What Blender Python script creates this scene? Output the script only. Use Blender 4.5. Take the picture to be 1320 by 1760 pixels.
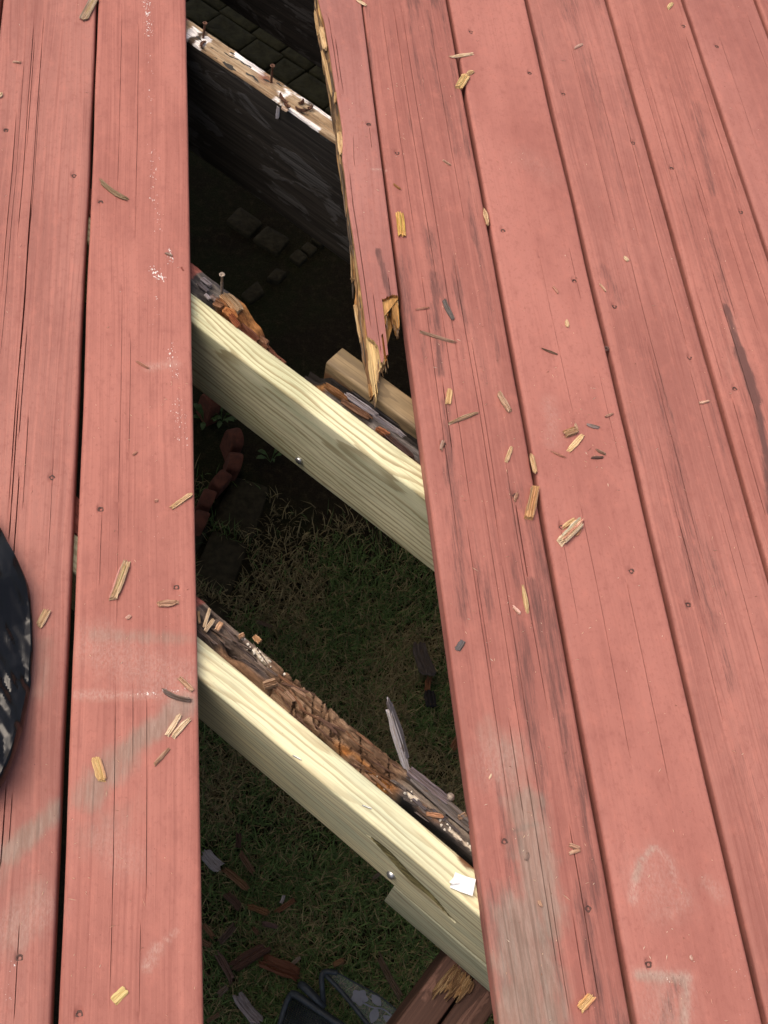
import bpy, bmesh, math, random
import numpy as np
from mathutils import Matrix, Vector

# ------------------------------------------------------------------ camera, sky, sun, exposure
for o in list(bpy.data.objects): bpy.data.objects.remove(o)
SC = bpy.context.scene
COL = SC.collection
FPX = 2000.0                                   # focal length in photograph pixels (1320 x 1760)
CAM = np.array([0.14224, -1.06625, 1.25984])
RM = np.array([[0.9865733, -0.0167954, 0.1624532], [-0.0944373, -0.8702091, 0.4835469], [0.1332469, -0.4923961, -0.8601112]])
cd = bpy.data.cameras.new('camera'); cam = bpy.data.objects.new('camera', cd); COL.objects.link(cam)
cd.sensor_fit = 'HORIZONTAL'; cd.sensor_width = 36.0; cd.lens = 36.0 * FPX / 1320.0
cd.clip_start = 0.02; cd.clip_end = 2000
cam.matrix_world = Matrix(((RM[0, 0], -RM[0, 1], -RM[0, 2], CAM[0]), (RM[1, 0], -RM[1, 1], -RM[1, 2], CAM[1]),
                           (RM[2, 0], -RM[2, 1], -RM[2, 2], CAM[2]), (0, 0, 0, 1)))
SC.camera = cam
SC.render.resolution_x = 768; SC.render.resolution_y = 1024
SUN_EL, SUN_AZ = math.radians(69), math.radians(294)    # overcast: a soft broad sun, azimuth from +Y towards +X
W = bpy.data.worlds.new('World'); SC.world = W; W.use_nodes = True
wn = W.node_tree; bg = wn.nodes['Background']
sky = wn.nodes.new('ShaderNodeTexSky'); sky.sky_type = 'NISHITA'; sky.sun_disc = False
sky.sun_elevation = SUN_EL; sky.sun_rotation = SUN_AZ
sky.air_density = 1.0; sky.dust_density = 9.0; sky.ozone_density = 0.3
wn.links.new(sky.outputs[0], bg.inputs[0]); bg.inputs[1].default_value = 0.15
sl = bpy.data.lights.new('sun', 'SUN'); sl.energy = 0.75; sl.angle = math.radians(50); sl.color = (1.0, 0.93, 0.84)
sun = bpy.data.objects.new('sun', sl); COL.objects.link(sun)
sd = Vector((math.sin(SUN_AZ) * math.cos(SUN_EL), math.cos(SUN_AZ) * math.cos(SUN_EL), math.sin(SUN_EL)))
sun.rotation_euler = sd.to_track_quat('Z', 'Y').to_euler(); sun.location = (2, 2, 6)
SC.view_settings.view_transform = 'Standard'; SC.view_settings.look = 'None'
SC.cycles.max_bounces = 6; SC.cycles.diffuse_bounces = 3; SC.cycles.glossy_bounces = 2; SC.cycles.transmission_bounces = 2
SC.view_settings.exposure = 0.07; SC.view_settings.gamma = 1.0; SC.view_settings.use_curve_mapping = False

# ------------------------------------------------------------------ helpers
def at(px, py, z=0.0):
    r = RM @ np.array([(px - 660) / FPX, (py - 880) / FPX, 1.0]); t = (z - CAM[2]) / r[2]
    return CAM + t * r
TH = 0.770897                                  # joists cross the boards at about 45 degrees
EN = np.array([math.sin(TH), math.cos(TH), 0.0]); ES = np.array([math.cos(TH), -math.sin(TH), 0.0])
def jp(s, d, z): return ES * s + EN * d + np.array([0, 0, z])
def jsd(px, py, z):
    p = at(px, py, z); return float(p @ ES), float(p @ EN)
T = 0.025                                      # board thickness
GZ = -1.8                                      # ground level
def hsh(ix, iy, s):
    v = np.sin(ix * 127.1 + iy * 311.7 + s * 74.7) * 43758.5453
    return v - np.floor(v)
def vn(x, y, s=0):
    x = np.asarray(x, float); y = np.asarray(y, float)
    ix = np.floor(x); iy = np.floor(y); fx = x - ix; fy = y - iy
    fx = fx * fx * (3 - 2 * fx); fy = fy * fy * (3 - 2 * fy)
    a = hsh(ix, iy, s); b = hsh(ix + 1, iy, s); c = hsh(ix, iy + 1, s); d = hsh(ix + 1, iy + 1, s)
    return (a * (1 - fx) + b * fx) * (1 - fy) + (c * (1 - fx) + d * fx) * fy
def fbm(x, y, s=0, o=4):
    r = 0; a = 0.5
    for i in range(o): r = r + a * vn(np.asarray(x) * 2 ** i, np.asarray(y) * 2 ** i, s + i * 7); a *= 0.5
    return r / (1 - 0.5 ** o)
def vnl(x, y, s=0):                            # unsmoothed lattice noise: sharp creases
    ix = np.floor(x); iy = np.floor(y); fx = x - ix; fy = y - iy
    a = hsh(ix, iy, s); b = hsh(ix + 1, iy, s); c = hsh(ix, iy + 1, s); d = hsh(ix + 1, iy + 1, s)
    lo = a + (b - a) * fx + (d - b) * fy; up = a + (d - c) * fx + (c - a) * fy
    return np.where(fx > fy, lo, up)
def sstep(a, b, x):
    t = np.clip((np.asarray(x, float) - a) / (b - a), 0, 1); return t * t * (3 - 2 * t)
def segd(X, Y, a, b):
    ax, ay = a; bx, by = b; dx, dy = bx - ax, by - ay; L = dx * dx + dy * dy + 1e-12
    t = np.clip(((X - ax) * dx + (Y - ay) * dy) / L, 0, 1)
    return np.hypot(X - ax - t * dx, Y - ay - t * dy)
def link(o, parent=None):
    COL.objects.link(o)
    if parent is not None: o.parent = parent
    return o
def obj(name, verts, faces, mat, parent=None, smooth=True, attrs=None):
    me = bpy.data.meshes.new(name)
    me.from_pydata([tuple(map(float, v)) for v in verts], [], [tuple(map(int, f)) for f in faces])
    if smooth: me.shade_smooth()
    if attrs:
        for k, v in attrs.items():
            v = np.asarray(v, np.float32)
            if v.ndim == 2:
                a = me.attributes.new(k, 'FLOAT_COLOR', 'POINT'); a.data.foreach_set('color', np.c_[v, np.ones(len(v))].astype(np.float32).ravel())
            else:
                a = me.attributes.new(k, 'FLOAT', 'POINT'); a.data.foreach_set('value', v)
    me.materials.append(mat)
    return link(bpy.data.objects.new(name, me), parent)
def tag(o, label, cat=None, group=None, kind=None):
    if label: o['label'] = label
    if cat: o['category'] = cat
    if group: o['group'] = group
    if kind: o['kind'] = kind
    return o
def empty(name, loc=(0, 0, 0)):
    o = bpy.data.objects.new(name, None); o.location = loc; o.empty_display_size = 0.05; COL.objects.link(o); return o
def autosmooth(o, ang=35):
    me = o.data
    bm = bmesh.new(); bm.from_mesh(me)
    for e in bm.edges: e.smooth = len(e.link_faces) == 2 and e.calc_face_angle(0) < math.radians(ang)
    bm.to_mesh(me); bm.free()

# ------------------------------------------------------------------ node helpers and materials
class NT:
    def __init__(s, name):
        s.m = bpy.data.materials.new(name); s.m.use_nodes = True; s.t = s.m.node_tree; s.N = s.t.nodes; s.L = s.t.links
        s.b = s.N['Principled BSDF']
    def n(s, typ, **kw):
        x = s.N.new('ShaderNode' + typ)
        for k, v in kw.items(): setattr(x, k, v)
        return x
    def put(s, sock, v):
        if v is None: return
        if isinstance(v, bpy.types.NodeSocket): s.L.new(v, sock)
        else:
            if isinstance(v, tuple) and len(v) == 3 and sock.type == 'RGBA': v = v + (1,)
            sock.default_value = v
    def math(s, op, a, b=None, c=None, clamp=False):
        x = s.n('Math', operation=op, use_clamp=clamp); s.put(x.inputs[0], a)
        if b is not None: s.put(x.inputs[1], b)
        if c is not None: s.put(x.inputs[2], c)
        return x.outputs[0]
    def mix(s, f, a, b, mode='MIX'):
        x = s.n('Mix', data_type='RGBA', blend_type=mode); x.clamp_factor = True
        s.put(x.inputs[0], f); s.put(x.inputs[6], a); s.put(x.inputs[7], b); return x.outputs[2]
    def ramp(s, f, stops, interp='LINEAR'):
        x = s.n('ValToRGB'); x.color_ramp.interpolation = interp; e = x.color_ramp.elements
        while len(e) > 1: e.remove(e[-1])
        for i, (p, c) in enumerate(stops):
            q = e[0] if i == 0 else e.new(p)
            q.position = p; q.color = (c, c, c, 1) if isinstance(c, (int, float)) else tuple(c) + (1,)
        s.put(x.inputs[0], f); return x.outputs[0]
    def sm(s, f, a, b):
        x = s.n('MapRange', interpolation_type='SMOOTHSTEP'); s.put(x.inputs[0], f); x.inputs[1].default_value = a; x.inputs[2].default_value = b
        return x.outputs[0]
    def noise(s, vec, scale=1.0, detail=4.0, rough=0.55, dist=0.0):
        x = s.n('TexNoise'); s.put(x.inputs['Vector'], vec); x.inputs['Scale'].default_value = scale
        x.inputs['Detail'].default_value = detail; x.inputs['Roughness'].default_value = rough; x.inputs['Distortion'].default_value = dist
        return x.outputs[0]
    def vor(s, vec, scale=1.0, feat='F1', rnd=1.0):
        x = s.n('TexVoronoi', feature=feat); s.put(x.inputs['Vector'], vec); x.inputs['Scale'].default_value = scale; x.inputs['Randomness'].default_value = rnd
        return x
    def coord(s, rnd=True):
        tc = s.n('TexCoord').outputs['Object']
        if not rnd: return tc
        oi = s.n('ObjectInfo').outputs['Random']
        cx = s.n('CombineXYZ'); s.put(cx.inputs[0], s.math('MULTIPLY', oi, 37.3)); s.put(cx.inputs[1], s.math('MULTIPLY', oi, 91.7)); s.put(cx.inputs[2], s.math('MULTIPLY', oi, 17.1))
        v = s.n('VectorMath', operation='ADD'); s.put(v.inputs[0], tc); s.put(v.inputs[1], cx.outputs[0]); return v.outputs[0]
    def scale(s, v, xyz):
        x = s.n('VectorMath', operation='MULTIPLY'); s.put(x.inputs[0], v); x.inputs[1].default_value = xyz; return x.outputs[0]
    def attr(s, name, what='Fac', typ='GEOMETRY'):
        x = s.n('Attribute', attribute_name=name, attribute_type=typ); return x.outputs[what]
    def fin(s, col, rough=0.6, bump=None, strength=0.3, dist=0.001, spec=0.5, metal=0.0):
        s.put(s.b.inputs['Base Color'], col); s.put(s.b.inputs['Roughness'], rough)
        s.b.inputs['Specular IOR Level'].default_value = spec; s.b.inputs['Metallic'].default_value = metal
        if bump is not None:
            b = s.n('Bump'); b.inputs['Strength'].default_value = strength; b.inputs['Distance'].default_value = dist
            s.put(b.inputs['Height'], bump); s.L.new(b.outputs[0], s.b.inputs['Normal'])
        return s.m

def m_paint():
    k = NT('red_deck_paint'); v = k.coord()
    oi_ = k.n('ObjectInfo'); oc = oi_.outputs['Color']; ga = oi_.outputs['Alpha']
    big = k.noise(k.scale(v, (9, 2.6, 9)), 1, 2, 0.6)
    blot = k.noise(k.scale(v, (60, 34, 26)), 1, 4, 0.7)
    warp = k.noise(k.scale(v, (14, 1.2, 14)), 1, 2, 0.5)
    vv = k.n('VectorMath', operation='ADD'); k.put(vv.inputs[0], v)
    cx = k.n('CombineXYZ'); k.put(cx.inputs[0], k.math('MULTIPLY', warp, 0.035)); k.put(vv.inputs[1], cx.outputs[0]); w = vv.outputs[0]
    grain = k.noise(k.scale(w, (300, 3.6, 60)), 1, 3, 0.6)
    ring = k.noise(k.scale(w, (120, 1.1, 30)), 1, 2, 0.5)
    fine = k.noise(k.scale(v, (900, 700, 900)), 1, 3, 0.7)
    c = k.mix(k.sm(big, 0.32, 0.7), (0.314, 0.118, 0.093), (0.398, 0.160, 0.126))
    c = k.mix(1.0, c, oc, 'MULTIPLY')
    c = k.mix(k.math('MULTIPLY', k.math('MULTIPLY', k.sm(ring, 0.50, 0.60), 0.50), ga), c, (0.47, 0.185, 0.142))
    c = k.mix(k.math('MULTIPLY', k.math('MULTIPLY', k.sm(grain, 0.52, 0.66), 0.60), ga), c, (0.215, 0.068, 0.053))
    c = k.mix(k.math('MULTIPLY', k.math('MULTIPLY', k.sm(grain, 0.45, 0.32), 0.40), ga), c, (0.50, 0.205, 0.158))
    c = k.mix(k.math('MULTIPLY', k.sm(blot, 0.50, 0.74), 0.42), c, (0.255, 0.088, 0.070))
    c = k.mix(k.math('MULTIPLY', k.sm(blot, 0.50, 0.28), 0.30), c, (0.50, 0.185, 0.14))
    mott = k.noise(k.scale(v, (230, 170, 60)), 1, 2, 0.6)
    c = k.mix(k.math('MULTIPLY', k.sm(mott, 0.54, 0.72), 0.30), c, (0.25, 0.080, 0.062))
    # mildew that follows the grain
    dk = k.attr('dark'); dn = k.noise(k.scale(w, (330, 20, 50)), 1, 5, 0.8)
    dm = k.math('MULTIPLY', k.sm(k.math('ADD', k.math('MULTIPLY', dn, 1.0), k.math('MULTIPLY', dk, 0.74)), 0.66, 1.10), 0.82)
    c = k.mix(dm, c, (0.090, 0.048, 0.044))
    # boards worn to grey, chalky haze and fine scuffs
    wr = k.attr('wear'); wnz = k.noise(k.scale(w, (150, 26, 60)), 1, 4, 0.75)
    wm = k.sm(k.math('ADD', wr, k.math('MULTIPLY', k.math('SUBTRACT', wnz, 0.5), 0.5)), 0.08, 0.98)
    wc = k.mix(k.sm(wnz, 0.35, 0.7), (0.235, 0.185, 0.145), (0.335, 0.275, 0.225))
    c = k.mix(k.math('MULTIPLY', wm, 0.68), c, wc)
    c = k.mix(k.math('MULTIPLY', k.math('MULTIPLY', k.sm(grain, 0.52, 0.7), wm), 0.5), c, (0.13, 0.085, 0.065))
    hz = k.attr('haze'); hn = k.noise(k.scale(v, (420, 210, 60)), 1, 3, 0.7)
    hm = k.math('MULTIPLY', hz, k.sm(hn, 0.22, 0.85))
    c = k.mix(k.math('MULTIPLY', hm, 0.75), c, (0.52, 0.38, 0.32))
    # white paint specks and smears
    sp = k.attr('speck'); sn = k.noise(k.scale(v, (430, 260, 200)), 1, 3, 0.6)
    smk = k.sm(k.math('ADD', sn, k.math('MULTIPLY', sp, 0.24)), 0.79, 0.82)
    c = k.mix(k.math('MULTIPLY', smk, k.sm(sp, 0.02, 0.12)), c, (0.80, 0.76, 0.72))
    # stray dust specks everywhere
    ds = k.noise(k.scale(v, (520, 470, 200)), 1, 2, 0.5)
    c = k.mix(k.math('MULTIPLY', k.sm(ds, 0.775, 0.80), 0.75), c, (0.60, 0.40, 0.32))
    ds2 = k.noise(k.scale(v, (300, 260, 200)), 1, 2, 0.5)
    c = k.mix(k.math('MULTIPLY', k.sm(ds2, 0.755, 0.79), 0.7), c, (0.13, 0.045, 0.04))
    h = k.math('ADD', k.math('MULTIPLY', k.math('ADD', k.math('MULTIPLY', grain, 0.8), k.math('MULTIPLY', ring, 0.7)), ga), k.math('ADD', k.math('MULTIPLY', fine, 0.2), k.math('MULTIPLY', smk, 0.2)))
    rg = k.math('ADD', 0.58, k.math('MULTIPLY', k.math('MAXIMUM', wm, dm), 0.25))
    return k.fin(c, rg, h, 0.8, 0.0014, 0.22)

def m_pine(name, cy, cz, pitch, light, dark, gaze=(0.0, 0.0), stripe=0.8, wob=0.010, green=(0.42, 0.42, 0.27)):
    # solid timber: growth rings about a pith line, warped along the length
    k = NT(name); v = k.coord(False)
    wv = k.noise(k.scale(v, (3.2, 9, 9)), 1, 2, 0.5); wv2 = k.noise(k.scale(v, (9, 26, 26)), 1, 3, 0.5)
    sp = k.n('SeparateXYZ'); k.put(sp.inputs[0], v)
    y = k.math('ADD', k.math('SUBTRACT', sp.outputs[1], cy), k.math('MULTIPLY', k.math('SUBTRACT', wv, 0.5), wob * 5))
    z = k.math('ADD', k.math('SUBTRACT', sp.outputs[2], cz), k.math('MULTIPLY', k.math('SUBTRACT', wv2, 0.5), wob))
    z = k.math('ADD', z, k.math('MULTIPLY', sp.outputs[0], gaze[0]))
    r = k.math('SQRT', k.math('ADD', k.math('MULTIPLY', y, y), k.math('MULTIPLY', z, z)))
    r = k.math('ADD', r, k.math('MULTIPLY', k.math('SUBTRACT', k.noise(k.scale(v, (2.2, 20, 20)), 1, 2), 0.5), wob))
    r = k.math('ADD', r, k.math('MULTIPLY', k.math('SUBTRACT', k.noise(k.scale(v, (22, 170, 170)), 1, 3, 0.6), 0.5), pitch * 0.55))
    r = k.math('ADD', r, k.math('MULTIPLY', k.math('SUBTRACT', k.noise(k.scale(v, (3, 45, 45)), 1, 1, 0.5), 0.5), pitch * 2.2))
    ph = k.math('FRACT', k.math('DIVIDE', r, pitch))
    late = k.math('MULTIPLY', k.sm(ph, 0.40, 0.80), k.math('SUBTRACT', 1.0, k.sm(ph, 0.90, 0.99)))
    ringid = k.math('FLOOR', k.math('DIVIDE', r, pitch))
    wn_ = k.n('TexWhiteNoise', noise_dimensions='1D'); k.put(wn_.inputs['W'], ringid)
    late = k.math('MULTIPLY', late, k.math('ADD', 0.35, k.math('MULTIPLY', wn_.outputs[0], 0.65)))
    fib = k.noise(k.scale(v, (6, 420, 420)), 1, 4, 0.6)
    mot = k.noise(k.scale(v, (7, 24, 24)), 1, 4, 0.6)
    c = k.mix(k.sm(mot, 0.35, 0.7), light, green)
    c = k.mix(k.math('MULTIPLY', late, stripe), c, dark)
    dirt = k.noise(k.scale(v, (14, 34, 34)), 1, 5, 0.7)
    c = k.mix(k.math('MULTIPLY', k.sm(dirt, 0.5, 0.8), 0.5), c, tuple(x * 0.55 for x in light))
    c = k.mix(k.math('MULTIPLY', k.sm(fib, 0.48, 0.72), 0.38), c, tuple(x * 0.7 for x in dark))
    st = k.attr('stain'); sn = k.noise(k.scale(v, (40, 160, 160)), 1, 5, 0.7)
    c = k.mix(k.sm(k.math('ADD', st, k.math('MULTIPLY', k.math('SUBTRACT', sn, 0.5), 0.8)), 0.35, 0.75), c, (0.17, 0.085, 0.04))
    kn = k.attr('knot'); kf = k.noise(k.scale(v, (60, 420, 420)), 1, 4, 0.65)
    kc = k.mix(k.sm(kf, 0.35, 0.65), (0.07, 0.058, 0.024), (0.22, 0.19, 0.085))
    c = k.mix(k.sm(kn, 0.45, 0.55), c, kc)
    sc_ = k.noise(k.scale(v, (130, 300, 300)), 1, 3, 0.5)
    c = k.mix(k.math('MULTIPLY', k.sm(sc_, 0.70, 0.76), 0.45), c, (0.16, 0.12, 0.06))
    h = k.math('ADD', k.math('MULTIPLY', late, 0.6), k.math('MULTIPLY', fib, 0.7))
    return k.fin(c, 0.62, h, 0.35, 0.0010, 0.3)

def m_old(name, c1, c2, c3, patch=0.55, axis=0, spots=None):
    # dark weathered timber, grain along the local axis
    k = NT(name); v = k.coord(False)
    st = (4, 190, 190) if axis == 0 else (190, 4, 190); bl = (9, 30, 22) if axis == 0 else (30, 9, 22)
    g = k.noise(k.scale(v, st), 1, 5, 0.65); p = k.noise(k.scale(v, bl), 1, 5, 0.6, 0.6)
    c = k.mix(k.sm(g, 0.35, 0.7), c1, c2)
    pm = k.math('MULTIPLY', k.sm(p, patch, patch + 0.05), k.sm(g, 0.30, 0.52))
    c = k.mix(pm, c, c3)
    if spots is not None:
        q = k.noise(k.scale(v, (60, 110, 110)), 1, 5, 0.7)
        c = k.mix(k.sm(q, spots[0], spots[0] + 0.05), c, spots[1])
    return k.fin(c, 0.75, k.math('ADD', g, k.math('MULTIPLY', pm, 0.4)), 0.6, 0.002, 0.25)

def m_vcol(name, scale=(60, 60, 60), amt=0.55, rough=0.8, bump=0.6, dist=0.002):
    k = NT(name); v = k.coord(False)
    g = k.noise(k.scale(v, scale), 1, 6, 0.7); g2 = k.noise(k.scale(v, tuple(x * 4 for x in scale)), 1, 3, 0.6)
    c = k.attr('tone', 'Color')
    dk = k.mix(1.0, c, (0.42, 0.38, 0.35), 'MULTIPLY'); lt = k.mix(1.0, c, (1.5, 1.42, 1.35), 'MULTIPLY')
    c = k.mix(k.ramp(g, [(0.3, 0), (0.72, 1)]), dk, lt)
    return k.fin(c, rough, k.math('ADD', g, k.math('MULTIPLY', g2, 0.5)), bump, dist, 0.25)

def m_chip():
    k = NT('splinter_wood'); v = k.coord()
    oc = k.n('ObjectInfo').outputs['Color']
    g = k.noise(k.scale(v, (40, 900, 900)), 1, 4, 0.65); b = k.noise(k.scale(v, (120, 200, 200)), 1, 4, 0.6)
    c = k.mix(k.sm(g, 0.32, 0.68), k.mix(1.0, oc, (0.62, 0.52, 0.46), 'MULTIPLY'), k.mix(1.0, oc, (1.10, 1.12, 1.32), 'MULTIPLY'))
    c = k.mix(k.math('MULTIPLY', k.sm(b, 0.62, 0.70), 0.5), c, (0.16, 0.075, 0.03))
    return k.fin(c, 0.75, g, 0.7, 0.0008, 0.25)

def m_plain(name, col, rough=0.6, metal=0.0, var=0.3, scale=60, bump=0.3, spec=0.4, dist=0.001):
    k = NT(name); v = k.coord()
    g = k.noise(v, scale, 5, 0.65)
    c = k.mix(k.sm(g, 0.3, 0.7), tuple(x * (1 - var) for x in col), tuple(min(1, x * (1 + var)) for x in col))
    return k.fin(c, rough, g, bump, dist, spec, metal)

def m_attr(name, rough=0.7, spec=0.2):
    k = NT(name); return k.fin(k.attr('tone', 'Color'), rough, None, spec=spec)

def m_bag():
    k = NT('black_plastic_film'); v = k.coord(False)
    a = k.noise(k.scale(v, (60, 14, 30)), 1, 2, 0.5, 1.0); b = k.noise(k.scale(v, (160, 60, 95)), 1, 2, 0.5, 0.6)
    h = k.math('ADD', k.math('MULTIPLY', k.math('ABSOLUTE', k.math('SUBTRACT', a, 0.5)), 3.0), k.math('MULTIPLY', b, 0.35))
    return k.fin((0.006, 0.006, 0.007), 0.19, h, 0.06, 0.003, 0.32)

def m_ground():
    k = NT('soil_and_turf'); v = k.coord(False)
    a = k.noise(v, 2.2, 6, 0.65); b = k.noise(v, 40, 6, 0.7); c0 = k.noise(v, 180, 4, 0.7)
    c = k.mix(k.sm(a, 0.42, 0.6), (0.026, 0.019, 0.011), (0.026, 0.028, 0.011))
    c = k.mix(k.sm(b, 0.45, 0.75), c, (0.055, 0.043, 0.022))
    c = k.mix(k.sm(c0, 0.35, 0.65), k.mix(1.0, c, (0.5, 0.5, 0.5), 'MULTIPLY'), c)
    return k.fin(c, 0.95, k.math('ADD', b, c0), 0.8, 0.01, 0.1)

def m_glass():
    k = NT('clear_plastic'); k.b.inputs['Base Color'].default_value = (0.75, 0.8, 0.82, 1); k.b.inputs['Roughness'].default_value = 0.12
    k.b.inputs['Transmission Weight'].default_value = 0.0; k.b.inputs['Alpha'].default_value = 0.05
    return k.m

PAINT = m_paint()
CORE = m_vcol('torn_heartwood', (220, 9, 220), 0.6, 0.8, 0.8, 0.0015)
ROT = m_vcol('rotten_wood', (26, 210, 210), 0.6, 0.85, 0.9, 0.002)
PINE1 = m_pine('treated_pine_wavy', 0.055, 0.010, 0.0080, (0.80, 0.75, 0.48), (0.25, 0.17, 0.065), (0.030, 0), 0.75, 0.009, (0.56, 0.56, 0.34))
PINE2 = m_pine('treated_pine_flat', 0.062, -0.012, 0.0080, (0.84, 0.77, 0.48), (0.30, 0.215, 0.105), (-0.02, 0), 0.66, 0.006, (0.60, 0.61, 0.41))
SCABM = m_pine('treated_pine_grey', 0.03, 0.05, 0.012, (0.52, 0.52, 0.36), (0.22, 0.16, 0.10), (0.03, 0), 0.8, 0.012, (0.36, 0.40, 0.28))
BLOCKM = m_pine('weathered_pine', 0.4, -0.35, 0.011, (0.31, 0.22, 0.115), (0.065, 0.042, 0.023), (0.05, 0), 1.0, 0.020, (0.17, 0.12, 0.06))
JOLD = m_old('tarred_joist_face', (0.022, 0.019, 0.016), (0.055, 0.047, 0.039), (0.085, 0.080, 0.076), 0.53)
BEAMM = m_old('brown_beam_paint', (0.040, 0.019, 0.014), (0.075, 0.037, 0.027), (0.12, 0.062, 0.047), 0.56)
CHIP = m_chip()
RUST = m_plain('rusty_steel', (0.13, 0.062, 0.038), 0.7, 0.4, 0.5, 300, 0.5)
STEEL = m_plain('galvanised_steel', (0.55, 0.56, 0.56), 0.35, 0.9, 0.15, 200, 0.2)
SCREWP = m_plain('painted_screw_head', (0.09, 0.042, 0.034), 0.6, 0.2, 0.5, 500, 0.4)
DARKS = m_plain('dark_socket', (0.02, 0.012, 0.01), 0.8)
PAPER = m_plain('white_paper', (0.80, 0.80, 0.82), 0.7, 0, 0.02, 40, 0.1)
TERRA = m_plain('terracotta', (0.10, 0.030, 0.015), 0.85, 0, 0.3, 50, 0.4)
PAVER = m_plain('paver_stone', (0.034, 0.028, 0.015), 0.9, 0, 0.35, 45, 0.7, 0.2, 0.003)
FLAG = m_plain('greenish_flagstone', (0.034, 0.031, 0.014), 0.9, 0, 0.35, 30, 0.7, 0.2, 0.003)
BLACKM = m_plain('black_metal', (0.03, 0.036, 0.042), 0.45, 0.3, 0.3, 80, 0.3)
PRINT = m_plain('grey_print', (0.15, 0.155, 0.18), 0.6, 0, 0.1, 40, 0.1)
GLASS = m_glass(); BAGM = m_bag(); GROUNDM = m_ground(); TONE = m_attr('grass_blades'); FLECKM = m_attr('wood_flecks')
LEAFM = m_plain('weed_leaf', (0.045, 0.085, 0.02), 0.6, 0, 0.3, 60, 0.2)

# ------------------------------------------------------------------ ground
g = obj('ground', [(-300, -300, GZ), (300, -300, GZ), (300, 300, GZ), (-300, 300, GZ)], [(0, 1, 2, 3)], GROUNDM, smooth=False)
tag(g, None, kind='structure')

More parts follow.
